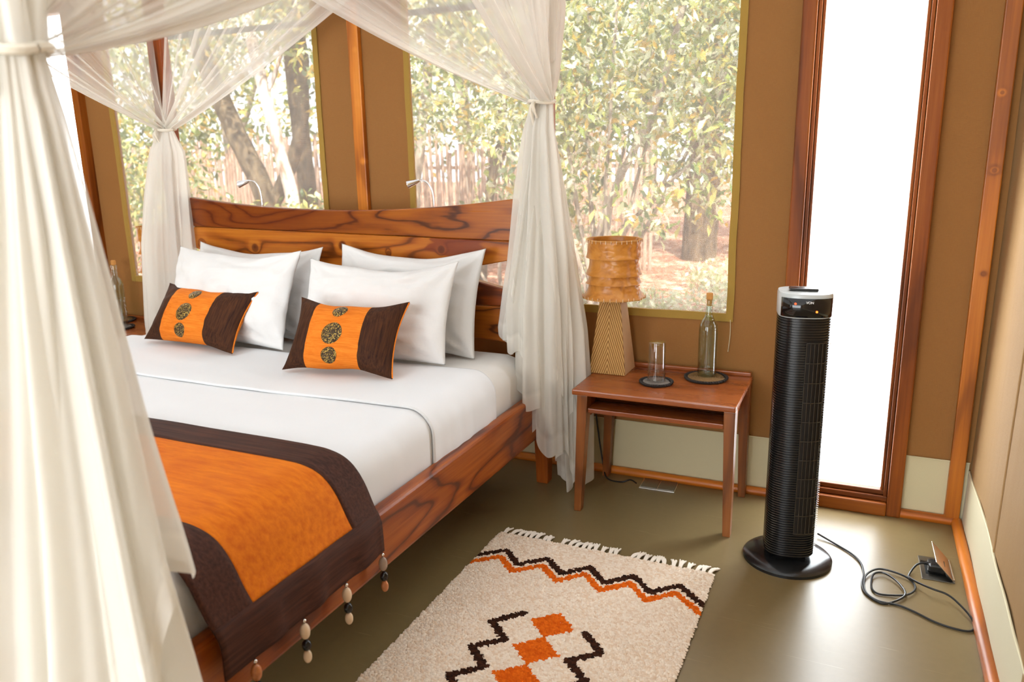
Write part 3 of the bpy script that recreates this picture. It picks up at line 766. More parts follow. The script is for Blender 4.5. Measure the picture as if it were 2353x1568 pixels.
# ------------------------------------------------------------------ table lamp
def lamp():
    r = empty('table_lamp', (-.92, 3.015, .506))
    b0, t0, h = .0755, .041, .32
    # body with the carved front face as a separate skin
    MB().hexa([(-b0, -b0+.004, 0), (b0, -b0+.004, 0), (b0, b0, 0), (-b0, b0, 0)], [(-t0, -t0+.004, h), (t0, -t0+.004, h), (t0, t0, h), (-t0, t0, h)], .002).obj('lamp_base', 'pale_wood', r)
    vs = [(-b0, -b0-.001, .001), (b0, -b0-.001, .001), (b0, -b0+.006, .001), (-b0, -b0+.006, .001)]
    vt = [(-t0, -t0-.001, h-.001), (t0, -t0-.001, h-.001), (t0, -t0+.006, h-.001), (-t0, -t0+.006, h-.001)]
    MB().hexa(vs, vt, .0015).obj('carved_front', 'carved_wood', r)
    MB().tube([(0, 0, h-.01), (0, 0, h+.05)], .012, 12).obj('socket', 'black_plastic', r, True)
    R0 = .108; z0 = .308; z1 = .54
    bands = [0, .25, .40, .69, 1.001]
    def shade(u, v):
        a = 2*PI*u; k = max(i for i in range(4) if v >= bands[i]); t = (v-bands[k])/(bands[k+1]-bands[k])
        rr = R0-.010*math.sin(PI*v)+.0025*math.cos(2*a)
        rr += .013*(1-t)**2-.004+(.006*sst(.12, 0, v))
        rr += .004*nz(math.cos(a)*2, math.sin(a)*2, v*6)+.005*nz(math.cos(a)*5, math.sin(a)*5, v*15)*sst(-.2, .8, math.cos(a+.4))
        rr += .008*sst(.985, 1, math.cos(a-5.95))
        return (rr*math.cos(a), rr*math.sin(a), z0+(z1-z0)*v)
    s = MB().grid(shade, 96, 100, True).obj('lamp_shade', 'shade_leather', r, True)
    md = s.modifiers.new('t', 'SOLIDIFY'); md.thickness = .003; md.offset = -1
    for v in (.004, .996):
        pts = [Vector(shade(i/64, v)) for i in range(64)]
        MB().tube(pts+[pts[0]], .0032, 7, False).obj('rim', 'cork', s, True)
        st = MB()
        for i in range(0, 64, 2):
            p = pts[i]; o = p.normalized()*.0; rad = Vector((p.x, p.y, 0)).normalized()
            sgn = 1 if v < .5 else -1
            st.tube([p+rad*.0045+Vector((0, 0, -.004*sgn)), p+rad*.005+Vector((0, 0, .010*sgn))], .0011, 5)
        st.obj('stitching', 'bead_cream', s)['kind'] = 'stuff'
    # vertical lacing where the hide overlaps
    lace = MB(); a = 5.95
    for k in range(7):
        p = Vector(shade(a/2/PI, .08+.13*k)); q = Vector(shade((a+.06)/2/PI, .12+.13*k)); rad = Vector((p.x, p.y, 0)).normalized()*.004
        lace.tube([p+rad, q+rad], .002, 6)
    lace.obj('lacing', 'shade_leather', s)
    MB().tube(bez([(-.05, .06, .006), (-.085, .075, .045), (-.115, .09, .02), (-.125, .112, -.06), (-.10, .115, -.30), (-.06, .08, -.47), (-.02, .01, -.492), (.05, -.02, -.485), (.085, -.005, -.475), (.105, .02, -.498)], 8), .0033, 6).obj('power_cord', 'black_rubber', r, True)
    return r
lp = tag(lamp(), 'table lamp with wrinkled leather shade and carved wooden base beside the upturned glass', 'lamp', 'leather table lamps')
lp2 = copy_tree(lp); lp2.location.x = 2*BX+.92; lp2['label'] = 'leather lamp shade glimpsed behind the curtain on the far side of the bed'

# ------------------------------------------------------------------ coasters, glass, bottle
def coaster(r, h, core, label, loc):
    t = tag(empty('coaster', loc), label, 'coaster', 'woven coasters')
    MB().lathe([(r*.97, 0), (r*.97, h*.6)], 40).obj('base', 'coaster_dark', t)
    co = MB(); n = int(r/.0075)
    pts = [(max(.003, (r-.012)*k/(n*24))*math.cos(2*PI*k/24), max(.003, (r-.012)*k/(n*24))*math.sin(2*PI*k/24), h*.75) for k in range(n*24+1)]
    co.tube(pts, .0036, 6).obj('coil', core, t, True)
    br = MB()
    for k in range(46):
        a = 2*PI*k/46; c, s_ = math.cos(a), math.sin(a)
        br.tube([((r-.008)*math.cos(a-.06), (r-.008)*math.sin(a-.06), h*.55), (r*c, r*s_, h*.85), ((r-.003)*math.cos(a+.1), (r-.003)*math.sin(a+.1), h*.45)], .0045, 6)
    br.obj('braided_edge', 'coaster_dark', t, True)
    return t
coaster(.063, .009, 'coaster_grey', 'small grey woven coaster under the upturned glass', (-.704, 2.888, .507))
coaster(.082, .009, 'coaster_mid', 'larger brown woven coaster under the corked bottle', (-.537, 3.015, .507))
c3 = coaster(.063, .009, 'coaster_grey', 'small dark coaster under the glass on the far bedside table', (2*BX+.704, 2.888, .507))
c4 = coaster(.082, .009, 'coaster_mid', 'dark coaster under the bottle on the far bedside table', (2*BX+.537, 3.015, .507))
def tumbler(loc, label):
    prof = [(.0345, 0), (.0325, .15), (.030, .154), (.0, .1545)]
    outer = [(.0345, 0), (.0340, .03), (.0322, .148), (.0305, .1535), (.0005, .154)]
    inner = [(.0005, .140), (.0285, .1395), (.0298, .134), (.0322, .02), (.0330, 0)]
    o = MB().lathe(outer+inner+[(.0345, 0)], 36, cap0=False, cap1=False).obj('drinking_glass', 'clear_glass', None, True, loc)
    return tag(o, label, 'glass', 'upturned drinking glasses')
tumbler((-.704, 2.888, .5178), 'clear straight drinking glass standing upside down on a grey coaster')
tumbler((2*BX+.704, 2.888, .5178), 'upturned drinking glass on the far bedside table beside the curtain')
def bottle(loc, label):
    r = tag(empty('water_bottle', loc), label, 'bottle', 'corked water bottles')
    outer = [(.0005, .006), (.024, .002), (.033, 0), (.0365, .004), (.0365, .185), (.034, .205), (.026, .222), (.0175, .236), (.0145, .250), (.0128, .285), (.0158, .287), (.0158, .300), (.0145, .304)]
    inner = [(.0105, .304), (.0105, .25), (.013, .238), (.022, .222), (.0315, .203), (.0338, .185), (.0338, .010), (.0005, .012)]
    MB().lathe(outer+inner, 40, cap0=False, cap1=False).obj('glass_body', 'bottle_glass', r, True)
    MB().lathe([(.0005, .0105), (.0342, .0085), (.0342, .185), (.0319, .203), (.0224, .222), (.0134, .239), (.0005, .239)], 40, cap0=False, cap1=False).obj('water', 'water', r, True)
    MB().lathe([(.0095, .280), (.0100, .304), (.0125, .306), (.0128, .326), (.0110, .330)], 20).obj('cork', 'cork', r, True)
    return r
bottle((-.537, 3.025, .5178), 'clear corked water bottle on the brown coaster by the window corner')
bottle((2*BX+.537, 3.025, .5178), 'corked water bottle on the far bedside table next to the curtain')

# ------------------------------------------------------------------ tower heater
th = tag(empty('tower_heater', (-.168, 2.638, 0), math.radians(10)), 'black ribbed tower heater on a round base in front of the frosted door', 'heater')
MB().lathe([(.147, 0), (.147, .010), (.140, .016), (.10, .024), (.05, .03), (.03, .034)], 56).obj('round_base', 'black_plastic', th, True)
MB().box((-.06, -.045, .03), (.06, .045, .05), .01).obj('neck', 'black_matte', th)
def xsec(n=52):
    pts = []
    for i in range(n):
        a = 2*PI*i/n-PI/2; c, s_ = math.cos(a), math.sin(a)
        e = .52
        x = .081*math.copysign(abs(c)**e, c); y = .068*math.copysign(abs(s_)**e, s_)
        if y < 0: y -= .016*(1-(x/.081)**2)
        pts.append((x, y))
    return pts
XS = xsec()
def shell(z0, z1, nr, depth):
    mb = MB(); n = len(XS); zs = []
    for k in range(nr):
        za = z0+(z1-z0)*k/nr; zb = z0+(z1-z0)*(k+1)/nr; dz = zb-za
        zs += [(za, 1), (za+dz*.55, 1), (za+dz*.62, 1-depth), (zb-dz*.07, 1-depth)]
    zs.append((z1, 1))
    for z, s in zs: mb.v += [(x*s, y*s, z) for x, y in XS]
    for j in range(len(zs)-1):
        for i in range(n): mb.f.append((j*n+i, j*n+(i+1) % n, (j+1)*n+(i+1) % n, (j+1)*n+i))
    mb.f += [tuple(range(n))[::-1], tuple((len(zs)-1)*n+i for i in range(n))]
    return mb
body = shell(.048, .868, 96, .05).obj('ribbed_body', 'black_plastic', th, True)
# outlet grille: recessed dark slot with bars
def front_y(x): return -(.068*(max(0, 1-abs(x/.081)**(2/.52)))**(.52/2))-.016*(1-(x/.081)**2)
gx0, gx1, gz0, gz1 = .006, .066, .135, .79
MB().grid(lambda u, v: ((gx0+(gx1-gx0)*u), front_y(gx0+(gx1-gx0)*u)-.0015, gz0+(gz1-gz0)*v), 8, 2).obj('outlet_recess', 'recess_brown', th)
for k in range(6):
    x = gx0+(gx1-gx0)*k/5; y = front_y(x)-.003
    MB().box((x-.0012, y-.002, gz0), (x+.0012, y+.003, gz1)).obj('grille_bar', 'grille_black', th)
for k in range(11):
    z = gz0+(gz1-gz0)*k/10
    MB().tube([(gx0+(gx1-gx0)*q/6, front_y(gx0+(gx1-gx0)*q/6)-.0045, z) for q in range(7)], .0016, 6).obj('grille_bar', 'grille_black', th)
dots = MB()
for k in range(104):
    z = .052+.816*k/104; dots.box((.0795, -.050, z), (.0815, -.047, z+.0025))
dots.obj('edge_vents', 'steel', th)['kind'] = 'stuff'
hd = MB(); n = len(XS)
for z, s in ((.868, 1.0), (.872, 1.02), (.936, 1.03), (.944, 1.0), (.946, .9)): hd.v += [(x*s, y*s, z) for x, y in XS]
for j in range(4):
    for i in range(n): hd.f.append((j*n+i, j*n+(i+1) % n, (j+1)*n+(i+1) % n, (j+1)*n+i))
hd.f += [tuple(range(n))[::-1], tuple(4*n+i for i in range(n))]
hd.obj('head', 'grey_plastic', th, True)
cp = MB().grid(lambda u, v: (-.076+.152*u, front_y((-.076+.152*u)*.96)*1.03-.0035, .872+.060*v), 24, 2).obj('control_panel', 'black_gloss', th, 'all')
md = cp.modifiers.new('t', 'SOLIDIFY'); md.thickness = .003
MB().ball((-.036, front_y(-.036)*1.03-.006, .916), .0035, .002, .0035).obj('indicator_light', 'led_red', cp)
MB().ball((.028, front_y(.028)*1.03-.006, .892), .0035, .002, .0035).obj('indicator_light', 'led_orange', cp)
tx = bpy.data.curves.new('brand_text', 'FONT'); tx.body = 'VON'; tx.size = .0105; tx.extrude = .0002; tx.align_x = 'CENTER'; tx.offset = .0002
tmp = bpy.data.objects.new('tmp', tx); COL.objects.link(tmp); tme = bpy.data.meshes.new_from_object(tmp.evaluated_get(bpy.context.evaluated_depsgraph_get())); bpy.data.objects.remove(tmp); tme.materials.clear(); tme.materials.append(M['print_white'])
to = bpy.data.objects.new('brand_text', tme); COL.objects.link(to); to.parent = cp; to.location = (.006, front_y(.006)*1.03-.0055, .917); to.rotation_euler = (PI/2, 0, 0)
rc = tag(MB().box((-.052, -.022, 0), (.036, .018, .009), .003).obj('remote_control', 'black_plastic', None, False, (-.165, 2.625, .9462)), 'slim black remote control lying on top of the tower heater', 'remote')
rc.rotation_euler.z = math.radians(8)
MB().tube(bez([(.06, .06, .055), (.085, .12, .02), (.10, .19, .006)], 6), .003, 6).obj('cord_outlet', 'black_rubber', th, True)
cordpts = [(-.080, 2.838), (-.022, 2.799), (.037, 2.742), (.067, 2.686), (.077, 2.617), (.073, 2.545), (.084, 2.491), (.118, 2.454), (.150, 2.455), (.198, 2.516), (.179, 2.589), (.139, 2.634), (.107, 2.613), (.101, 2.542), (.115, 2.505), (.150, 2.505), (.204, 2.522), (.229, 2.572), (.215, 2.626), (.171, 2.655), (.121, 2.657), (.086, 2.605), (.079, 2.545), (.089, 2.490), (.122, 2.458), (.177, 2.455), (.221, 2.435), (.275, 2.399), (.329, 2.383), (.366, 2.388), (.378, 2.413), (.370, 2.453), (.339, 2.518), (.313, 2.553), (.278, 2.556), (.24, 2.590), (.217, 2.626), (.214, 2.664), (.238, 2.711), (.272, 2.724)]
zc = [.0045]*len(cordpts)
for i in range(9, 13): zc[i] = .010
for i in range(16, 22): zc[i] = .009
zc[33] = .02; zc[34] = .026; zc[35] = .02; zc[36] = .013; zc[31] = .016; zc[32] = .02; zc[30] = .008; zc[-1] = .03; zc[-2] = .022; zc[0] = .012
pc = MB().tube(bez([(x, y, z) for (x, y), z in zip(cordpts, zc)], 7), .0033, 7).obj('power_cord', 'black_rubber', th, True); pc['label'] = 'black cord looped on the floor'
pc.matrix_parent_inverse = (Matrix.Translation(th.location) @ Matrix.Rotation(math.radians(10), 4, 'Z')).inverted()

# ------------------------------------------------------------------ floor sockets
fs = tag(empty('floor_socket', (-.724, 3.065, 0), math.radians(2)), 'closed steel floor socket plate under the bedside table', 'socket')
MB().box((-.075, -.054, 0), (.075, .054, .003), .001).obj('plate', 'steel', fs)
for s in (-1, 1): MB().box((s*.036-.034, -.045, .003), (s*.036+.034, .045, .0055), .001).obj('lid', 'dull_steel', fs)
fo = tag(empty('floor_socket', (.298, 2.742, 0), math.radians(2)), 'open steel floor socket with raised lid by the corner', 'socket')
MB().box((-.048, -.080, 0), (.048, .080, .003), .001).obj('plate', 'dull_steel', fo)
MB().box((-.034, -.045, .003), (.026, .045, .0034)).obj('socket_well', 'black_matte', fo)
l = MB().box((-.082, -.076, -.0012), (0, .074, .0012), .0008).obj('lid', 'steel', fo); l.location = (.044, 0, .006); l.rotation_euler = (0, math.radians(47), 0)
MB().tube([(.045, -.07, .005), (.045, .07, .005)], .004, 8).obj('hinge', 'steel', fo, True)
pl = (MB().box((-.022, -.024, 0), (.03, .024, .032), .008).tube([(-.02, 0, .022), (-.045, 0, .024)], .0065, 8).obj('plug', 'black_plastic', pc, False, (.292, 2.726, .0036)))

# ------------------------------------------------------------------ rug
RX0, RX1, RUY0, RUY1 = -1.166, -.380, .98, 2.418
rug = tag(empty('rug', ((RX0+RX1)/2, (RUY0+RUY1)/2, 0)), 'cream wool rug with orange diamonds and black zigzags beside the bed', 'rug')
ro = Vector(rug.location)
MB().box((RX0-ro.x, RUY0-ro.y, .001), (RX1-ro.x, RUY1-ro.y, .007), .002).obj('backing', m_plain('rug_backing', srgb(200, 170, 135), .9, .1), rug)
def seg_d(px, py, poly):
    d = np.full(px.shape, 9.0)
    for (x0, y0), (x1, y1) in zip(poly[:-1], poly[1:]):
        vx, vy = x1-x0, y1-y0; t = np.clip(((px-x0)*vx+(py-y0)*vy)/(vx*vx+vy*vy), 0, 1)
        d = np.minimum(d, np.hypot(px-x0-t*vx, py-y0-t*vy))
    return d
ZB = [(-1.186, 2.215), (-1.087, 2.298), (-1.009, 2.224), (-.927, 2.298), (-.849, 2.224), (-.775, 2.300), (-.697, 2.224), (-.619, 2.302), (-.546, 2.224), (-.468, 2.300), (-.36, 2.205)]
ZO = [(x, y-.048) for x, y in ZB]
BLp = [(-.872, 1.966)]+[(-.946 if k % 2 == 0 else -.873, 1.888-.0675*k) for k in range(10)]
BRp = [(-.668, 1.940)]+[(-.594 if k % 2 == 0 else -.667, 1.868-.0675*k) for k in range(10)]
px_, py_ = .0078, .0066
gx = np.arange(RX0+.003, RX1-.001, px_); gy = np.arange(RUY0+.003, RUY1-.001, py_)
GX, GY = np.meshgrid(gx, gy); GX = GX+(np.arange(len(gy)) % 2)[:, None]*px_*.5
qx, qy = GX.ravel(), GY.ravel()
colr = np.empty((qx.size, 3)); cr1, cr2 = np.array(srgb(250, 236, 218)), np.array(srgb(230, 200, 168))
tmix = RNG.random(qx.size)**1.5*.8; colr[:] = cr1*(1-tmix[:, None])+cr2*tmix[:, None]
def setc(mask, c1, c2):
    t = RNG.random(mask.sum())[:, None]; colr[mask] = np.array(c1)*(1-t)+np.array(c2)*t
BLK, BRN, OR1, OR2 = srgb(40, 26, 20), srgb(74, 42, 26), srgb(216, 92, 16), srgb(238, 116, 26)
setc(seg_d(qx, qy, ZB) < .0125, BLK, BRN); setc(seg_d(qx, qy, ZO) < .0125, OR1, OR2)
setc(seg_d(qx, qy, BLp) < .0125, BLK, BRN); setc(seg_d(qx, qy, BRp) < .0125, BLK, BRN)
for k in range(5):
    cy_ = 1.941-.1335*k; setc(np.abs(qx+.770)/.072+np.abs(qy-cy_)/.068 < 1, OR1, OR2)
qx = qx+RNG.normal(0, .0012, qx.size); qy = qy+RNG.normal(0, .001, qy.size)
keep = (qx > RX0-.004) & (qx < RX1+.004); qx, qy, colr = qx[keep], qy[keep], colr[keep]; N = qx.size
ang = RNG.normal(.15, .35, N); L_ = .0064*RNG.uniform(.8, 1.25, N); W_ = .0042*RNG.uniform(.85, 1.2, N); H_ = .0065*RNG.uniform(.7, 1.35, N)
base = np.array([(-1, -1, 0), (1, -1, 0), (1, 1, 0), (-1, 1, 0), (-.55, 0, 1), (.55, 0, 1)])
V = np.empty((N, 6, 3)); ca, sa = np.cos(ang), np.sin(ang)
for k, (bx, by, bz) in enumerate(base):
    lx = bx*L_; ly = by*W_
    V[:, k, 0] = qx+lx*ca-ly*sa-ro.x; V[:, k, 1] = qy+lx*sa+ly*ca-ro.y; V[:, k, 2] = .006+bz*H_
V = V.reshape(-1, 3); F = []
tri = np.array([(0, 1, 5), (0, 5, 4), (2, 3, 4), (2, 4, 5), (1, 2, 5), (3, 0, 4)])
Ft = (np.arange(N)[:, None, None]*6+tri[None]).reshape(-1, 3)
def tri_mesh(name, V, Ft, cols_per_face):
    me = bpy.data.meshes.new(name); nf = len(Ft)
    me.vertices.add(len(V)); me.vertices.foreach_set('co', np.ascontiguousarray(V, dtype=np.float32).ravel())
    me.loops.add(nf*3); me.loops.foreach_set('vertex_index', np.ascontiguousarray(Ft, dtype=np.int32).ravel())
    me.polygons.add(nf); me.polygons.foreach_set('loop_start', np.arange(0, nf*3, 3, dtype=np.int32))
    me.update(calc_edges=True); me.validate()
    ca_ = me.color_attributes.new('tint', 'FLOAT_COLOR', 'CORNER')
    c4_ = np.ones((nf*3, 4), dtype=np.float32); c4_[:, :3] = np.repeat(cols_per_face, 3, axis=0); ca_.data.foreach_set('color', c4_.ravel())
    return me
me = tri_mesh('wool_pile', V, Ft, np.repeat(colr, 6, axis=0)); me.materials.append(M['wool'])
pile = bpy.data.objects.new('wool_pile', me); COL.objects.link(pile); pile.parent = rug; pile['kind'] = 'stuff'
m_plain('fringe_wool', srgb(240, 230, 216), .9, .1, .08, 200, .3)
random.seed(3)
ntas = 31
for k in range(ntas):
    x = RX0+.02+(RX1-RX0-.03)*k/(ntas-1)+random.uniform(-.005, .005); gap = 1
    if k in (8, 18): continue
    mb = MB(); lean = random.uniform(-.010, .016)+.012*math.sin(k*.7); Lf = random.uniform(.046, .062)
    for q in range(4):
        dx = (q-1.5)*.0034; e = random.uniform(-.004, .004)
        pts = bez([(dx*.6, -.006, .007), (dx+lean*.3, Lf*.4, .010), (dx*1.5+lean*.7+e*.4, Lf*.75, .007), (dx*2.0+lean+e, Lf+random.uniform(-.006, .004), .004)], 3)
        mb.tube(pts, [.0030]*4+[.0034]*3+[.0030]*2+[.0018], 5)
    mb.obj('tassel', 'fringe_wool', rug, True, (x-ro.x, RUY1-ro.y, 0))

# ------------------------------------------------------------------ canopy net curtains
ZR = 2.235
def panel(K, A, Mid, npl, seed, sag=.05, nu=110, nv=56, dens=0.30, amp=.022, post=0):
    K, A, Mid = Vector(K), Vector(A), Vector(Mid); along = (Mid-A).normalized(); nrm = along.cross(Vector((0, 0, 1)))
    mb = MB(); wts = []
    rnd = random.Random(seed); ph = [rnd.uniform(0, 6.28) for _ in range(4)]
    for i in range(nu+1):
        u = i/nu; top = A+(Mid-A)*u
        # strands leave the knot fanned vertically; hem strand is lowest
        kn = K+Vector((0, 0, -.012))+along*(.018*u)+nrm*(.02*math.sin(u*23+ph[0]))+Vector((0, 0, .025*(1-u)))
        for j in range(nv+1):
            v = j/nv; p = top.lerp(kn, v)
            p = p-Vector((0, 0, sag*u*4*v*(1-v)*(.6+.4*v)))
            a = amp*(1-v)**.6*(.35+.65*sst(0, .25, v+.1))+.010*v*(1-v)
            w = math.sin(2*PI*npl*u+ph[1]+1.2*math.sin(5*u+ph[2]))+.5*math.sin(2*PI*npl*2.3*u+ph[3])
            p = p+nrm*(a*w)+Vector((0, 0, .35*a*math.sin(2*PI*npl*u*1.4+ph[0])*v))
            mb.v.append(tuple(p))
            d = dens+.42*sst(.62, .97, u)+.25*sst(.45, .95, v)+.10*max(0, math.sin(2*PI*npl*u+ph[1]))
            if u > .975: d += .12
            d += post*sst(.34, .05, u)
            wts.append(min(.94, d))
    for i in range(nu):
        for j in range(nv): mb.f.append((i*(nv+1)+j, (i+1)*(nv+1)+j, (i+1)*(nv+1)+j+1, i*(nv+1)+j+1))
    return mb, wts
def tail(K, axis_pts, radii, nfold, seed, hem, nu=200, nv=60, depth=.32, ell=1.0, dens=.62, rot=0):
    """gathered cloth below the knot: a pleated tube following axis_pts; hem(theta) cuts its length"""
    mb = MB(); wts = []; rnd = random.Random(seed); ph = [rnd.uniform(0, 6.28) for _ in range(5)]
    zs = [p[2] for p in axis_pts][::-1]; xs_ = [p[0] for p in axis_pts][::-1]; ys = [p[1] for p in axis_pts][::-1]; rr = list(radii)[::-1]
    for i in range(nu):
        th_ = 2*PI*i/nu; zb = hem(th_)
        for j in range(nv+1):
            v = j/nv; z = K[2]+(zb-K[2])*v
            cx_, cy_, r = interp(z, zs, xs_), interp(z, zs, ys), interp(z, zs, rr)
            g = sst(0, .18, v)
            w = math.sin(nfold*th_+ph[0]+.9*math.sin(2*th_+ph[1])+.5*v*math.sin(3*th_))+.45*math.sin(2.0*nfold*th_+ph[2]+2*v)
            r2 = r*(1+depth*(.5+.5*g)*w*.55+.12*nz(math.cos(th_)*2, math.sin(th_)*2, v*2.5+seed))
            a = th_+rot+.25*v*math.sin(th_*2+ph[3])
            mb.v.append((cx_+r2*math.cos(a), cy_+ell*r2*math.sin(a), z))
            d = dens+.3*sst(.25, 0, v)
            if K[2]-(K[2]-zb)*v-zb < .07: d += .14
            wts.append(min(.95, d))
    for i in range(nu):
        k = (i+1) % nu
        for j in range(nv): mb.f.append((i*(nv+1)+j, k*(nv+1)+j, k*(nv+1)+j+1, i*(nv+1)+j+1))
    return mb, wts
def tie(K, d, parent, ext=.03):
    K = Vector(K); mb = MB()
    mb.tube([(K.x+ext*math.cos(a), K.y+ext*math.sin(a), K.z+.004*math.sin(2*a)) for a in np.linspace(0, 2*PI, 25)], .0075, 7, False)
    mb.tube(bez([K+Vector(d)*ext, K+Vector(d)*(ext+.02)+Vector((0, 0, -.03)), K+Vector(d)*(ext+.012)+Vector((.006, 0, -.085))], 6), [.007]*4+[.008]*5+[.006]*4, 6)
    mb.tube(bez([K+Vector(d)*ext, K+Vector(d)*(ext+.025)+Vector((.012, 0, -.02)), K+Vector(d)*(ext+.014)+Vector((.02, 0, -.06))], 6), [.007]*4+[.007]*5+[.004]*4, 6)
    o = mb.obj('tie_ribbon', 'tie_cloth', parent, True); o.location = -Vector(parent.location); return o
def curtain(base, label):
    return tag(empty('canopy_curtain', base), label, 'curtain', 'sheer canopy curtains tied to the bed posts')
def cpart(root, mbw, name):
    mb, w = mbw; b = Vector(root.location); mb.v = [(p[0]-b.x, p[1]-b.y, p[2]-b.z) for p in mb.v]
    return mb.obj(name, 'sheer_net', root, 'all', None, w)
PXR, PXL = BX+1.06, BX-1.09
# rear curtain beside the lamp
KR = (-1.168, 2.88, 1.572)
cu = curtain((-1.14, 2.95, 0), 'sheer cream canopy curtain tied at the bedpost beside the table lamp')
cpart(cu, panel((-1.185, 2.88, 1.572), (-1.105, 2.885, ZR), (BX-.42, 2.93, ZR), 9, 5, .055, post=.5), 'head_swag')
cpart(cu, panel((-1.138, 2.88, 1.572), (PXR, 2.90, ZR), (PXR, 1.55, ZR), 9, 6, .06, post=.6), 'side_swag')
def hemR(t):     # short towards the bed, longer towards the lamp
    return .50+.17*math.cos(t-math.radians(200))+.04*math.sin(6*t+1)
axR = [(-1.168, 2.88, 1.572), (-1.169, 2.85, 1.47), (-1.166, 2.83, 1.22), (-1.162, 2.825, .97), (-1.180, 2.825, .70), (-1.17, 2.83, .45), (-1.15, 2.84, 0)]
cpart(cu, tail(KR, axR, (.042, .056, .080, .103, .128, .118, .10), 9, 11, hemR, depth=.38, ell=.7, dens=.6), 'tail')
cpart(cu, tail((-1.172, 2.885, 1.572), [(-1.172, 2.885, 1.572), (-1.15, 2.875, 1.1), (-1.125, 2.87, .70), (-1.118, 2.865, .48), (-1.10, 2.87, .22), (-1.08, 2.88, 0)], (.022, .07, .10, .105, .085, .07), 7, 13, lambda t: .20+.12*math.cos(t-math.radians(200))+.03*math.sin(5*t), depth=.4, ell=.7, dens=.6), 'under_tail')
cpart(cu, tail((-1.165, 2.895, 1.572), [(-1.165, 2.895, 1.572), (-1.14, 2.90, 1.1), (-1.10, 2.91, .7), (-1.055, 2.92, .3), (-1.045, 2.925, 0)], (.020, .06, .075, .065, .062), 6, 14, lambda t: .03+.025*math.sin(4*t), depth=.4, dens=.6), 'under_tail')
cpart(cu, tail(KR, [(-1.16, 2.925, 2.23), (-1.16, 2.915, 1.9), (-1.165, 2.895, 1.66), (-1.168, 2.88, 1.56)], (.060, .062, .050, .040), 6, 17, lambda t: 2.22, depth=.3, dens=.55), 'post_wrap')
for k, (x, y, rr, h) in enumerate(((-1.235, 2.755, .05, .80), (-1.205, 2.745, .052, .60), (-1.165, 2.75, .05, .41), (-1.12, 2.765, .048, .24))):
    cpart(cu, tail((-1.17, 2.865, 1.57), [(-1.17, 2.865, 1.57), ((-1.17+x)/2, (2.865+y)/2+.01, 1.2), (x, y, .8), (x+.005, y, .1)], (.018, rr*.7, rr, rr*1.1), 4, 41+k, lambda t, h=h: h+.06*math.cos(t-3.4)+.03*math.sin(3*t+h*9), depth=.5, dens=.5, nu=90), 'ruffle')
tie(KR, (-.25, -1, 0), cu, .048)
# rear curtain on the far side
KL = (-3.138, 2.895, 1.525)
cl = curtain((-3.2, 2.95, 0), 'sheer cream canopy curtain tied at the far bedpost beside the white door pane')
cpart(cl, panel(KL, (PXL+.10, 3.0, ZR), (BX+.42, 3.0, ZR), 9, 15, .035), 'head_swag')
cpart(cl, panel(KL, (PXL, 2.97, ZR), (PXL, 1.45, ZR), 9, 16, .05), 'side_swag')
axL = [(-3.138, 2.895, 1.525), (-3.11, 2.86, 1.42), (-3.115, 2.835, 1.2), (-3.14, 2.83, .975), (-3.165, 2.83, .6), (-3.21, 2.84, 0)]
cpart(cl, tail(KL, axL, (.042, .092, .115, .135, .15, .13), 9, 19, lambda t: .04+.58*sst(-.3, .3, math.cos(t)), depth=.36, ell=.6, dens=.6), 'tail')
tie(KL, (-.1, -1, 0), cl, .046)
# front curtain close to the camera
KF = (-1.06, .745, 1.543)
cf = curtain((-1.12, .80, 0), 'long cream canopy curtain gathered at the near bedpost, closest to the viewer')
cpart(cf, panel(KF, (-1.07, .745, ZR), (PXR, 2.40, ZR), 9, 25, .10, dens=.5, post=.5), 'side_swag')
cpart(cf, panel(KF, (-1.07, .745, ZR), (BX-.4, .76, ZR), 9, 26, .05, dens=.5, post=.5), 'foot_swag')
axF = [(-1.06, .745, 1.543), (-1.06, .745, 1.455), (-1.062, .742, 1.2), (-1.065, .74, .87), (-1.07, .74, .7), (-1.08, .74, .46), (-1.08, .74, 0)]
cpart(cf, tail(KF, axF, (.026, .032, .052, .072, .090, .120, .16), 7, 29, lambda t: .06+.02*math.sin(5*t), depth=.34, dens=.8, nu=240), 'tail')
cpart(cf, tail((-1.055, .752, 1.543), [(-1.055, .752, 1.543), (-1.05, .755, 1.455), (-1.045, .76, 1.2), (-1.04, .77, .87), (-1.04, .78, .6)], (.022, .030, .050, .077, .102), 6, 31, lambda t: .62+.12*math.sin(t+.5)+.04*math.sin(4*t), depth=.34, dens=.66), 'over_tail')
cpart(cf, tail((-1.07, .735, 1.543), [(-1.07, .735, 1.543), (-1.10, .73, 1.3), (-1.15, .72, .9), (-1.19, .71, .5), (-1.2, .71, 0)], (.026, .06, .10, .13, .15), 7, 33, lambda t: .06+.02*math.sin(4*t), depth=.34, dens=.8), 'under_tail')
cpart(cf, tail(KF, [(-1.14, .80, 2.23), (-1.12, .785, 1.9), (-1.08, .76, 1.66), (-1.06, .745, 1.53)], (.075, .068, .048, .034), 6, 37, lambda t: 2.22, depth=.3, dens=.72), 'post_wrap')
tie(KF, (-.3, -1, 0), cf, .038)

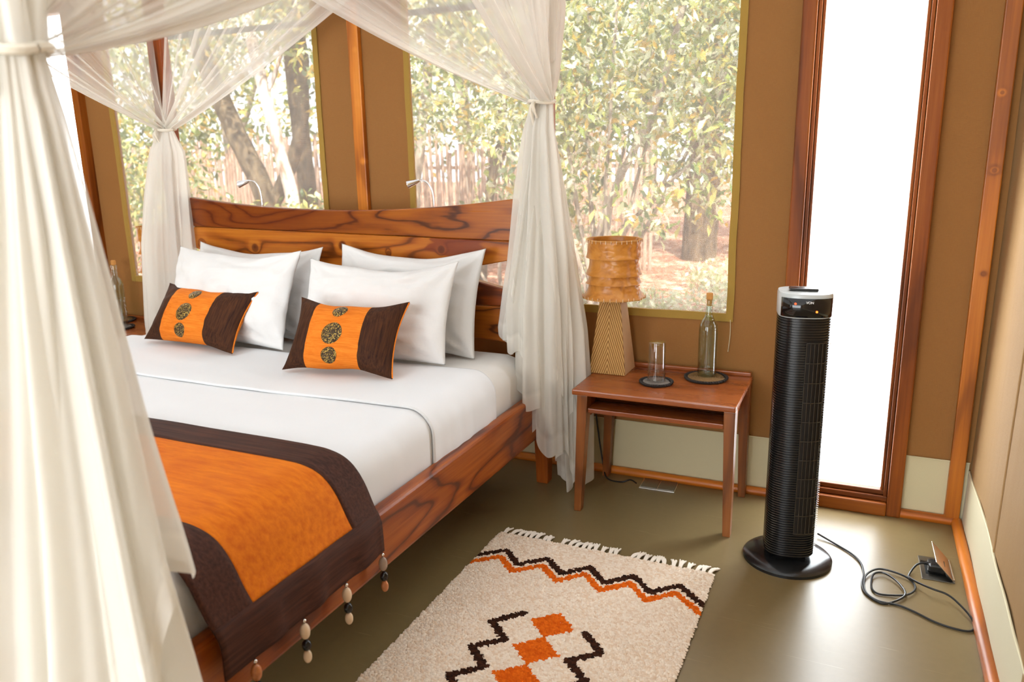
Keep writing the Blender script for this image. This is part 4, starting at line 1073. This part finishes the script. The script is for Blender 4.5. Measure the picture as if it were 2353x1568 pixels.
# ------------------------------------------------------------------ outside
struct(MB().grid(lambda u, v: (-26+40*u, 3.19+26*v, -.16+.06*nz(u*14, v*10)+.012*v*26), 60, 40).obj('ground', 'red_soil', None, 'all'), 'reddish soil clearing outside the windows')
LEAFV = np.array([(0, 0, 0), (.5, .2, .05), (.5, -.2, .05), (1, 0, -.12)])
LEAFT = np.array([(0, 2, 1), (1, 2, 3)])
PAL = [srgb(176, 186, 100), srgb(140, 160, 72), srgb(214, 206, 112), srgb(104, 126, 58), srgb(212, 222, 178), srgb(82, 106, 50), srgb(214, 178, 74), srgb(120, 140, 70)]
PAL2 = PAL+[srgb(222, 230, 200), srgb(206, 216, 170), srgb(232, 234, 214)]
def leaf_cloud(blobs, n, size, seed, pal=PAL):
    g = np.random.default_rng(seed); vol = np.array([b[3]*b[4]*b[5] for b in blobs]); pick = g.choice(len(blobs), n, p=vol/vol.sum()); B = np.array(blobs)[pick]
    d = g.normal(size=(n, 3)); d /= np.linalg.norm(d, axis=1)[:, None]; rad = g.random(n)**(1/2.4)
    P = B[:, :3]+d*rad[:, None]*B[:, 3:6]
    # clumps: pull leaves to twigs
    ax = g.normal(size=(n, 3)); ax[:, 2] -= .5; ax /= np.linalg.norm(ax, axis=1)[:, None]
    up = g.normal(size=(n, 3)); up[:, 2] += 1.0; sd = np.cross(ax, up); sd /= np.linalg.norm(sd, axis=1)[:, None]; nn = np.cross(sd, ax)
    S = size*g.uniform(.6, 1.35, n)
    V = P[:, None, :]+S[:, None, None]*(LEAFV[None, :, 0:1]*ax[:, None]+LEAFV[None, :, 1:2]*sd[:, None]+LEAFV[None, :, 2:3]*nn[:, None])
    F = (np.arange(n)[:, None, None]*4+LEAFT[None]).reshape(-1, 3)
    pc = np.array(pal)[g.integers(0, len(pal), n)]*g.uniform(.75, 1.1, n)[:, None]
    return V.reshape(-1, 3), F, np.repeat(pc, 2, axis=0)
def plant(name, label, cat, base, stems, blobs, n, size, seed, bark, group=None, pal=PAL, leaves=0):
    r = tag(empty(name, base), label, cat, group); b = Vector(base)
    for k, (pts, r0, r1) in enumerate(stems):
        P = bez([Vector(p)-b for p in pts], 6); m = len(P)
        o = MB().tube([p+Vector((.02*nz(i*.6, k, seed), .02*nz(i*.6, k+5, seed), 0)) for i, p in enumerate(P)], [r0+(r1-r0)*i/(m-1) for i in range(m)], 9).obj('trunk' if k == 0 else 'branch', bark, r, True)
    if n:
        V, F, cols = leaf_cloud([(q[0]-b.x, q[1]-b.y, q[2]-b.z, *q[3:]) for q in blobs], n, size, seed, pal)
        me = tri_mesh('foliage', V, F, cols); me.materials.append(M['leaf'])
        fo_ = bpy.data.objects.new('foliage', me); COL.objects.link(fo_); fo_.parent = r; fo_['kind'] = 'stuff'
    if leaves:
        g = random.Random(seed); meshes = []
        for c in pal[:5]:
            me = tri_mesh('leaf', LEAFV, LEAFT, np.array([c, c])); me.materials.append(M['leaf']); meshes.append(me)
        for k in range(leaves):
            q = g.choice(blobs); o = bpy.data.objects.new('leaf', g.choice(meshes)); COL.objects.link(o); o.parent = r
            a, z_ = g.uniform(0, 6.28), g.uniform(-1, 1); rr = math.sqrt(1-z_*z_)
            o.location = (q[0]-b.x+q[3]*rr*math.cos(a), q[1]-b.y-abs(q[4]*rr*math.sin(a)), q[2]-b.z+q[5]*z_)
            s = size*g.uniform(1.0, 1.6); o.scale = (s, s, s); o.rotation_euler = (g.uniform(-.6, .6), g.uniform(.2, 1.2), g.uniform(0, 6.28))
    return r
GZ = -.15
plant('tree', 'leaning tree with pale white bark outside the far window', 'tree', (-5.60, 7.0, GZ),
      [([(-5.58, 7, GZ), (-5.80, 7, .86), (-5.99, 7, 1.72), (-6.16, 7, 2.47), (-6.4, 7.1, 3.6)], .085, .055), ([(-6.05, 7, 2.0), (-5.8, 7.1, 2.6), (-5.5, 7.2, 3.4)], .03, .015)],
      [(-6.2, 7.1, 3.3, 1.3, .7, .8), (-5.4, 7.0, 2.7, .5, .5, .5)], 2200, .11, 101, 'white_bark')
plant('tree', 'dark trunked tree leaning behind the pale tree outside the far window', 'tree', (-6.2, 7.4, GZ),
      [([(-6.45, 7.4, GZ), (-6.55, 7.4, .9), (-6.95, 7.4, 1.75), (-7.3, 7.4, 2.6), (-7.5, 7.4, 3.6)], .14, .10), ([(-6.5, 7.4, .75), (-6.2, 7.5, 1.3), (-5.95, 7.5, 2.0), (-5.95, 7.5, 3.2)], .09, .06)],
      [(-7.6, 7.4, 2.9, 1.2, .8, .8), (-7.6, 7.0, 1.5, .8, .6, .6), (-8.6, 7.6, 1.9, .9, .6, .9)], 3200, .11, 102, 'dark_bark')
plant('tree', 'mossy straight tree behind the far window edge', 'tree', (-6.0, 8.0, GZ),
      [([(-6.35, 8, GZ), (-6.4, 8, 1.0), (-6.45, 8, 2.0), (-6.5, 8, 3.6)], .12, .10)], [(-6.2, 8.0, 3.4, 1.2, .8, .7), (-5.6, 7.6, 2.2, .45, .4, .6)], 2200, .11, 103, 'dark_bark')
plant('bush', 'leafy green bush low outside the far window', 'bush', (-6.9, 6.2, GZ),
      [([(-6.9, 6.2, GZ), (-6.9, 6.2, .5), (-6.8, 6.2, 1.1)], .03, .012), ([(-6.9, 6.2, GZ), (-7.3, 6.3, .7), (-7.5, 6.3, 1.2)], .02, .01), ([(-6.9, 6.2, GZ), (-6.4, 6.1, .5), (-6.1, 6.1, .9)], .02, .01)],
      [(-6.9, 6.2, .8, .8, .6, .65), (-6.1, 6.3, .55, .5, .5, .5), (-7.8, 6.4, 1.0, .6, .5, .6), (-5.2, 6.6, .6, .5, .5, .5)], 4200, .085, 104, 'grey_bark', leaves=120)
plant('tree', 'slender pale tree at the window edge by the pine batten', 'tree', (-4.8, 8.0, GZ),
      [([(-5.0, 8, GZ), (-4.82, 8, 1.1), (-4.6, 8, 2.3), (-4.45, 8, 3.6)], .07, .05)], [(-4.3, 8.0, 3.0, 1.0, .7, .8), (-3.6, 7.6, 2.4, .7, .5, .45)], 2400, .11, 105, 'grey_bark')
plant('tree', 'thin dark tree in front of the reed fence', 'tree', (-4.0, 8.2, GZ),
      [([(-4.12, 8.2, GZ), (-3.98, 8.2, .9), (-3.78, 8.2, 2.0), (-3.7, 8.2, 3.4)], .06, .05), ([(-3.95, 8.2, 1.0), (-3.6, 8.1, 1.6), (-3.2, 8.0, 2.0)], .025, .012)],
      [(-3.5, 8.2, 2.6, .9, .6, .7), (-3.1, 7.9, 1.9, .5, .5, .4)], 2000, .10, 106, 'dark_bark')
random.seed(21)
stems = [([(-1.95, 6.0, GZ), (-1.98, 6, .45), (-1.85, 5.95, 1.0), (-1.5, 5.9, 1.7), (-1.25, 5.9, 2.6)], .045, .02)]
for (tx_, ty, tz) in ((-2.3, 5.9, 2.5), (-2.1, 6.2, 2.9), (-1.0, 5.9, 1.9), (-1.3, 6.2, 2.7), (-2.6, 6.1, 1.9), (-.7, 6.1, 2.5), (-1.75, 5.8, 2.6), (-1.1, 5.7, 1.35), (-2.45, 5.7, 1.4), (-1.6, 6.3, 2.2)):
    m1 = Vector((-1.95, 6.0, .3)).lerp(Vector((tx_, ty, tz)), .4)+Vector((random.uniform(-.12, .12), 0, random.uniform(-.1, .1)))
    stems.append(([(-1.95+random.uniform(-.06, .06), 6.0, GZ+.1), tuple(m1), (tx_, ty, tz)], random.uniform(.018, .032), .008))
plant('shrub', 'large many stemmed shrub filling the window behind the lamp', 'shrub', (-1.95, 6.0, GZ), stems,
      [(-1.5, 6.0, 1.9, 1.1, .6, .7), (-2.4, 6.0, 1.5, .6, .5, .7), (-1.0, 5.8, 1.25, .55, .4, .4), (-1.2, 5.9, 2.6, .9, .5, .5), (-2.5, 6.2, 2.4, .6, .5, .5), (-.5, 6.0, 2.0, .7, .5, .7), (-1.5, 5.6, .95, .35, .3, .25)], 8500, .085, 107, 'grey_bark', leaves=260, pal=PAL2)
plant('bush', 'spreading bush low in front of the reed fence', 'bush', (-3.3, 7.0, GZ),
      [([(-3.3, 7.0, GZ), (-3.3, 7, .4), (-3.2, 7, 1.0)], .025, .01), ([(-3.3, 7, GZ), (-3.7, 7, .5), (-3.9, 7, .9)], .018, .008), ([(-3.3, 7, GZ), (-2.8, 7, .5), (-2.5, 7, 1.0)], .018, .008)],
      [(-3.2, 7.0, .75, .5, .4, .4), (-2.6, 7.0, 1.0, .5, .4, .5), (-4.3, 7.2, 1.9, .5, .4, .5), (-2.4, 7.0, .5, .4, .3, .3), (-3.5, 7.1, 1.7, .7, .4, .35)], 2600, .085, 109, 'grey_bark', pal=PAL2)
plant('tree', 'stout dark trunk standing in the clearing behind the corked bottle', 'tree', (-2.05, 10.6, GZ),
      [([(-2.05, 10.6, GZ), (-2.03, 10.6, .8), (-2.0, 10.6, 2.0), (-1.9, 10.6, 4.2)], .24, .19), ([(-2.0, 10.6, 1.4), (-1.4, 10.4, 2.4), (-1.0, 10.3, 3.4)], .08, .04)],
      [(-2.6, 10.3, 2.6, 1.6, .8, 1.1), (-1.0, 10.3, 2.6, 1.3, .8, 1.1), (-3.8, 10.6, 2.2, 1.0, .7, .9)], 4200, .13, 108, 'dark_bark')
for k, (x, y, s) in enumerate(((-1.75, 6.9, .28), (-1.15, 7.2, .3), (-2.35, 7.3, .32), (-.8, 6.4, .24), (-2.9, 7.6, .34), (-1.5, 8.6, .3), (-3.4, 9.4, .4))):
    plant('ground_plant', ('pale low plant in front of the stout dark trunk, beside the lamp shade', 'pale low plant on the red soil under the bottle window', 'pale low plant at the foot of the big shrub', 'small pale plant at the window corner tape', 'low plant beyond the headboard end', 'small plant at the foot of the stout trunk', 'leafy plant before the reed fence')[k], 'plant', (x, y, GZ),
          [([(x, y, GZ), (x+.02, y, GZ+s*.5), (x+.04, y, GZ+s)], .008, .004), ([(x, y, GZ), (x-.05, y, GZ+s*.5), (x-.1, y, GZ+s*.9)], .006, .003)], [(x, y, GZ+s*.6, s*1.2, s*.8, s*.6)], 420, .08, 200+k, 'grey_bark', 'low plants in the clearing', [srgb(226, 230, 196), srgb(204, 214, 150), srgb(236, 236, 214)])
for k, (x, y, w, lab) in enumerate(((-10.5, 11, 2.4, 'dense tree crown far outside the far window'), (-6.6, 12.5, 2.2, 'dense tree crown far beyond the pale leaning tree'), (-3.6, 13.5, 2.2, 'dense tree far beyond the reed fence'), (-.6, 12.5, 2.0, 'dense tree far behind the tall frosted door'), (-13.5, 10, 2.2, 'tree far off beyond the far door pane'))):
    plant('tree', lab, 'tree', (x, y, GZ), [([(x, y, GZ), (x+.1, y, 1.5), (x-.1, y, 4)], .16, .1), ([(x, y, 1.2), (x+.7, y, 2.4), (x+1.1, y, 3.4)], .06, .03)],
          [(x, y, 3.0, w, 1.0, 1.5), (x+.6*w, y-.3, 1.5, w*.5, .7, .9), (x-.6*w, y+.2, 1.6, w*.5, .7, 1.0)], 3000, .17, 300+k, 'grey_bark', 'trees at the back of the clearing')
# reed fence
fn = tag(empty('reed_fence', (-6.0, 9.6, GZ)), 'pinkish fence of upright wooden poles beyond the windows', 'fence')
random.seed(5)
pm = [MB().tube([(0, 0, 0), (.01, 0, .9), (-.005, 0, 1.75)], [.026, .024, .021], 7).obj('fence_pole', 'reed_wood', fn, True) for _ in range(1)]
pm[0].location = (-6.0, 0, 0)
for k in range(1, 150):
    o = pm[0].copy(); COL.objects.link(o); o.location = (-6.0+k*.064, random.uniform(-.01, .01), 0); s = random.uniform(.85, 1.05); o.scale = (random.uniform(.85, 1.15), 1, s); o.rotation_euler = (0, random.uniform(-.02, .02), random.uniform(0, 6))
for z in (.5, 1.3): MB().box((-6.05, .03, z), (3.65, .06, z+.05)).obj('fence_rail', 'reed_wood', fn)
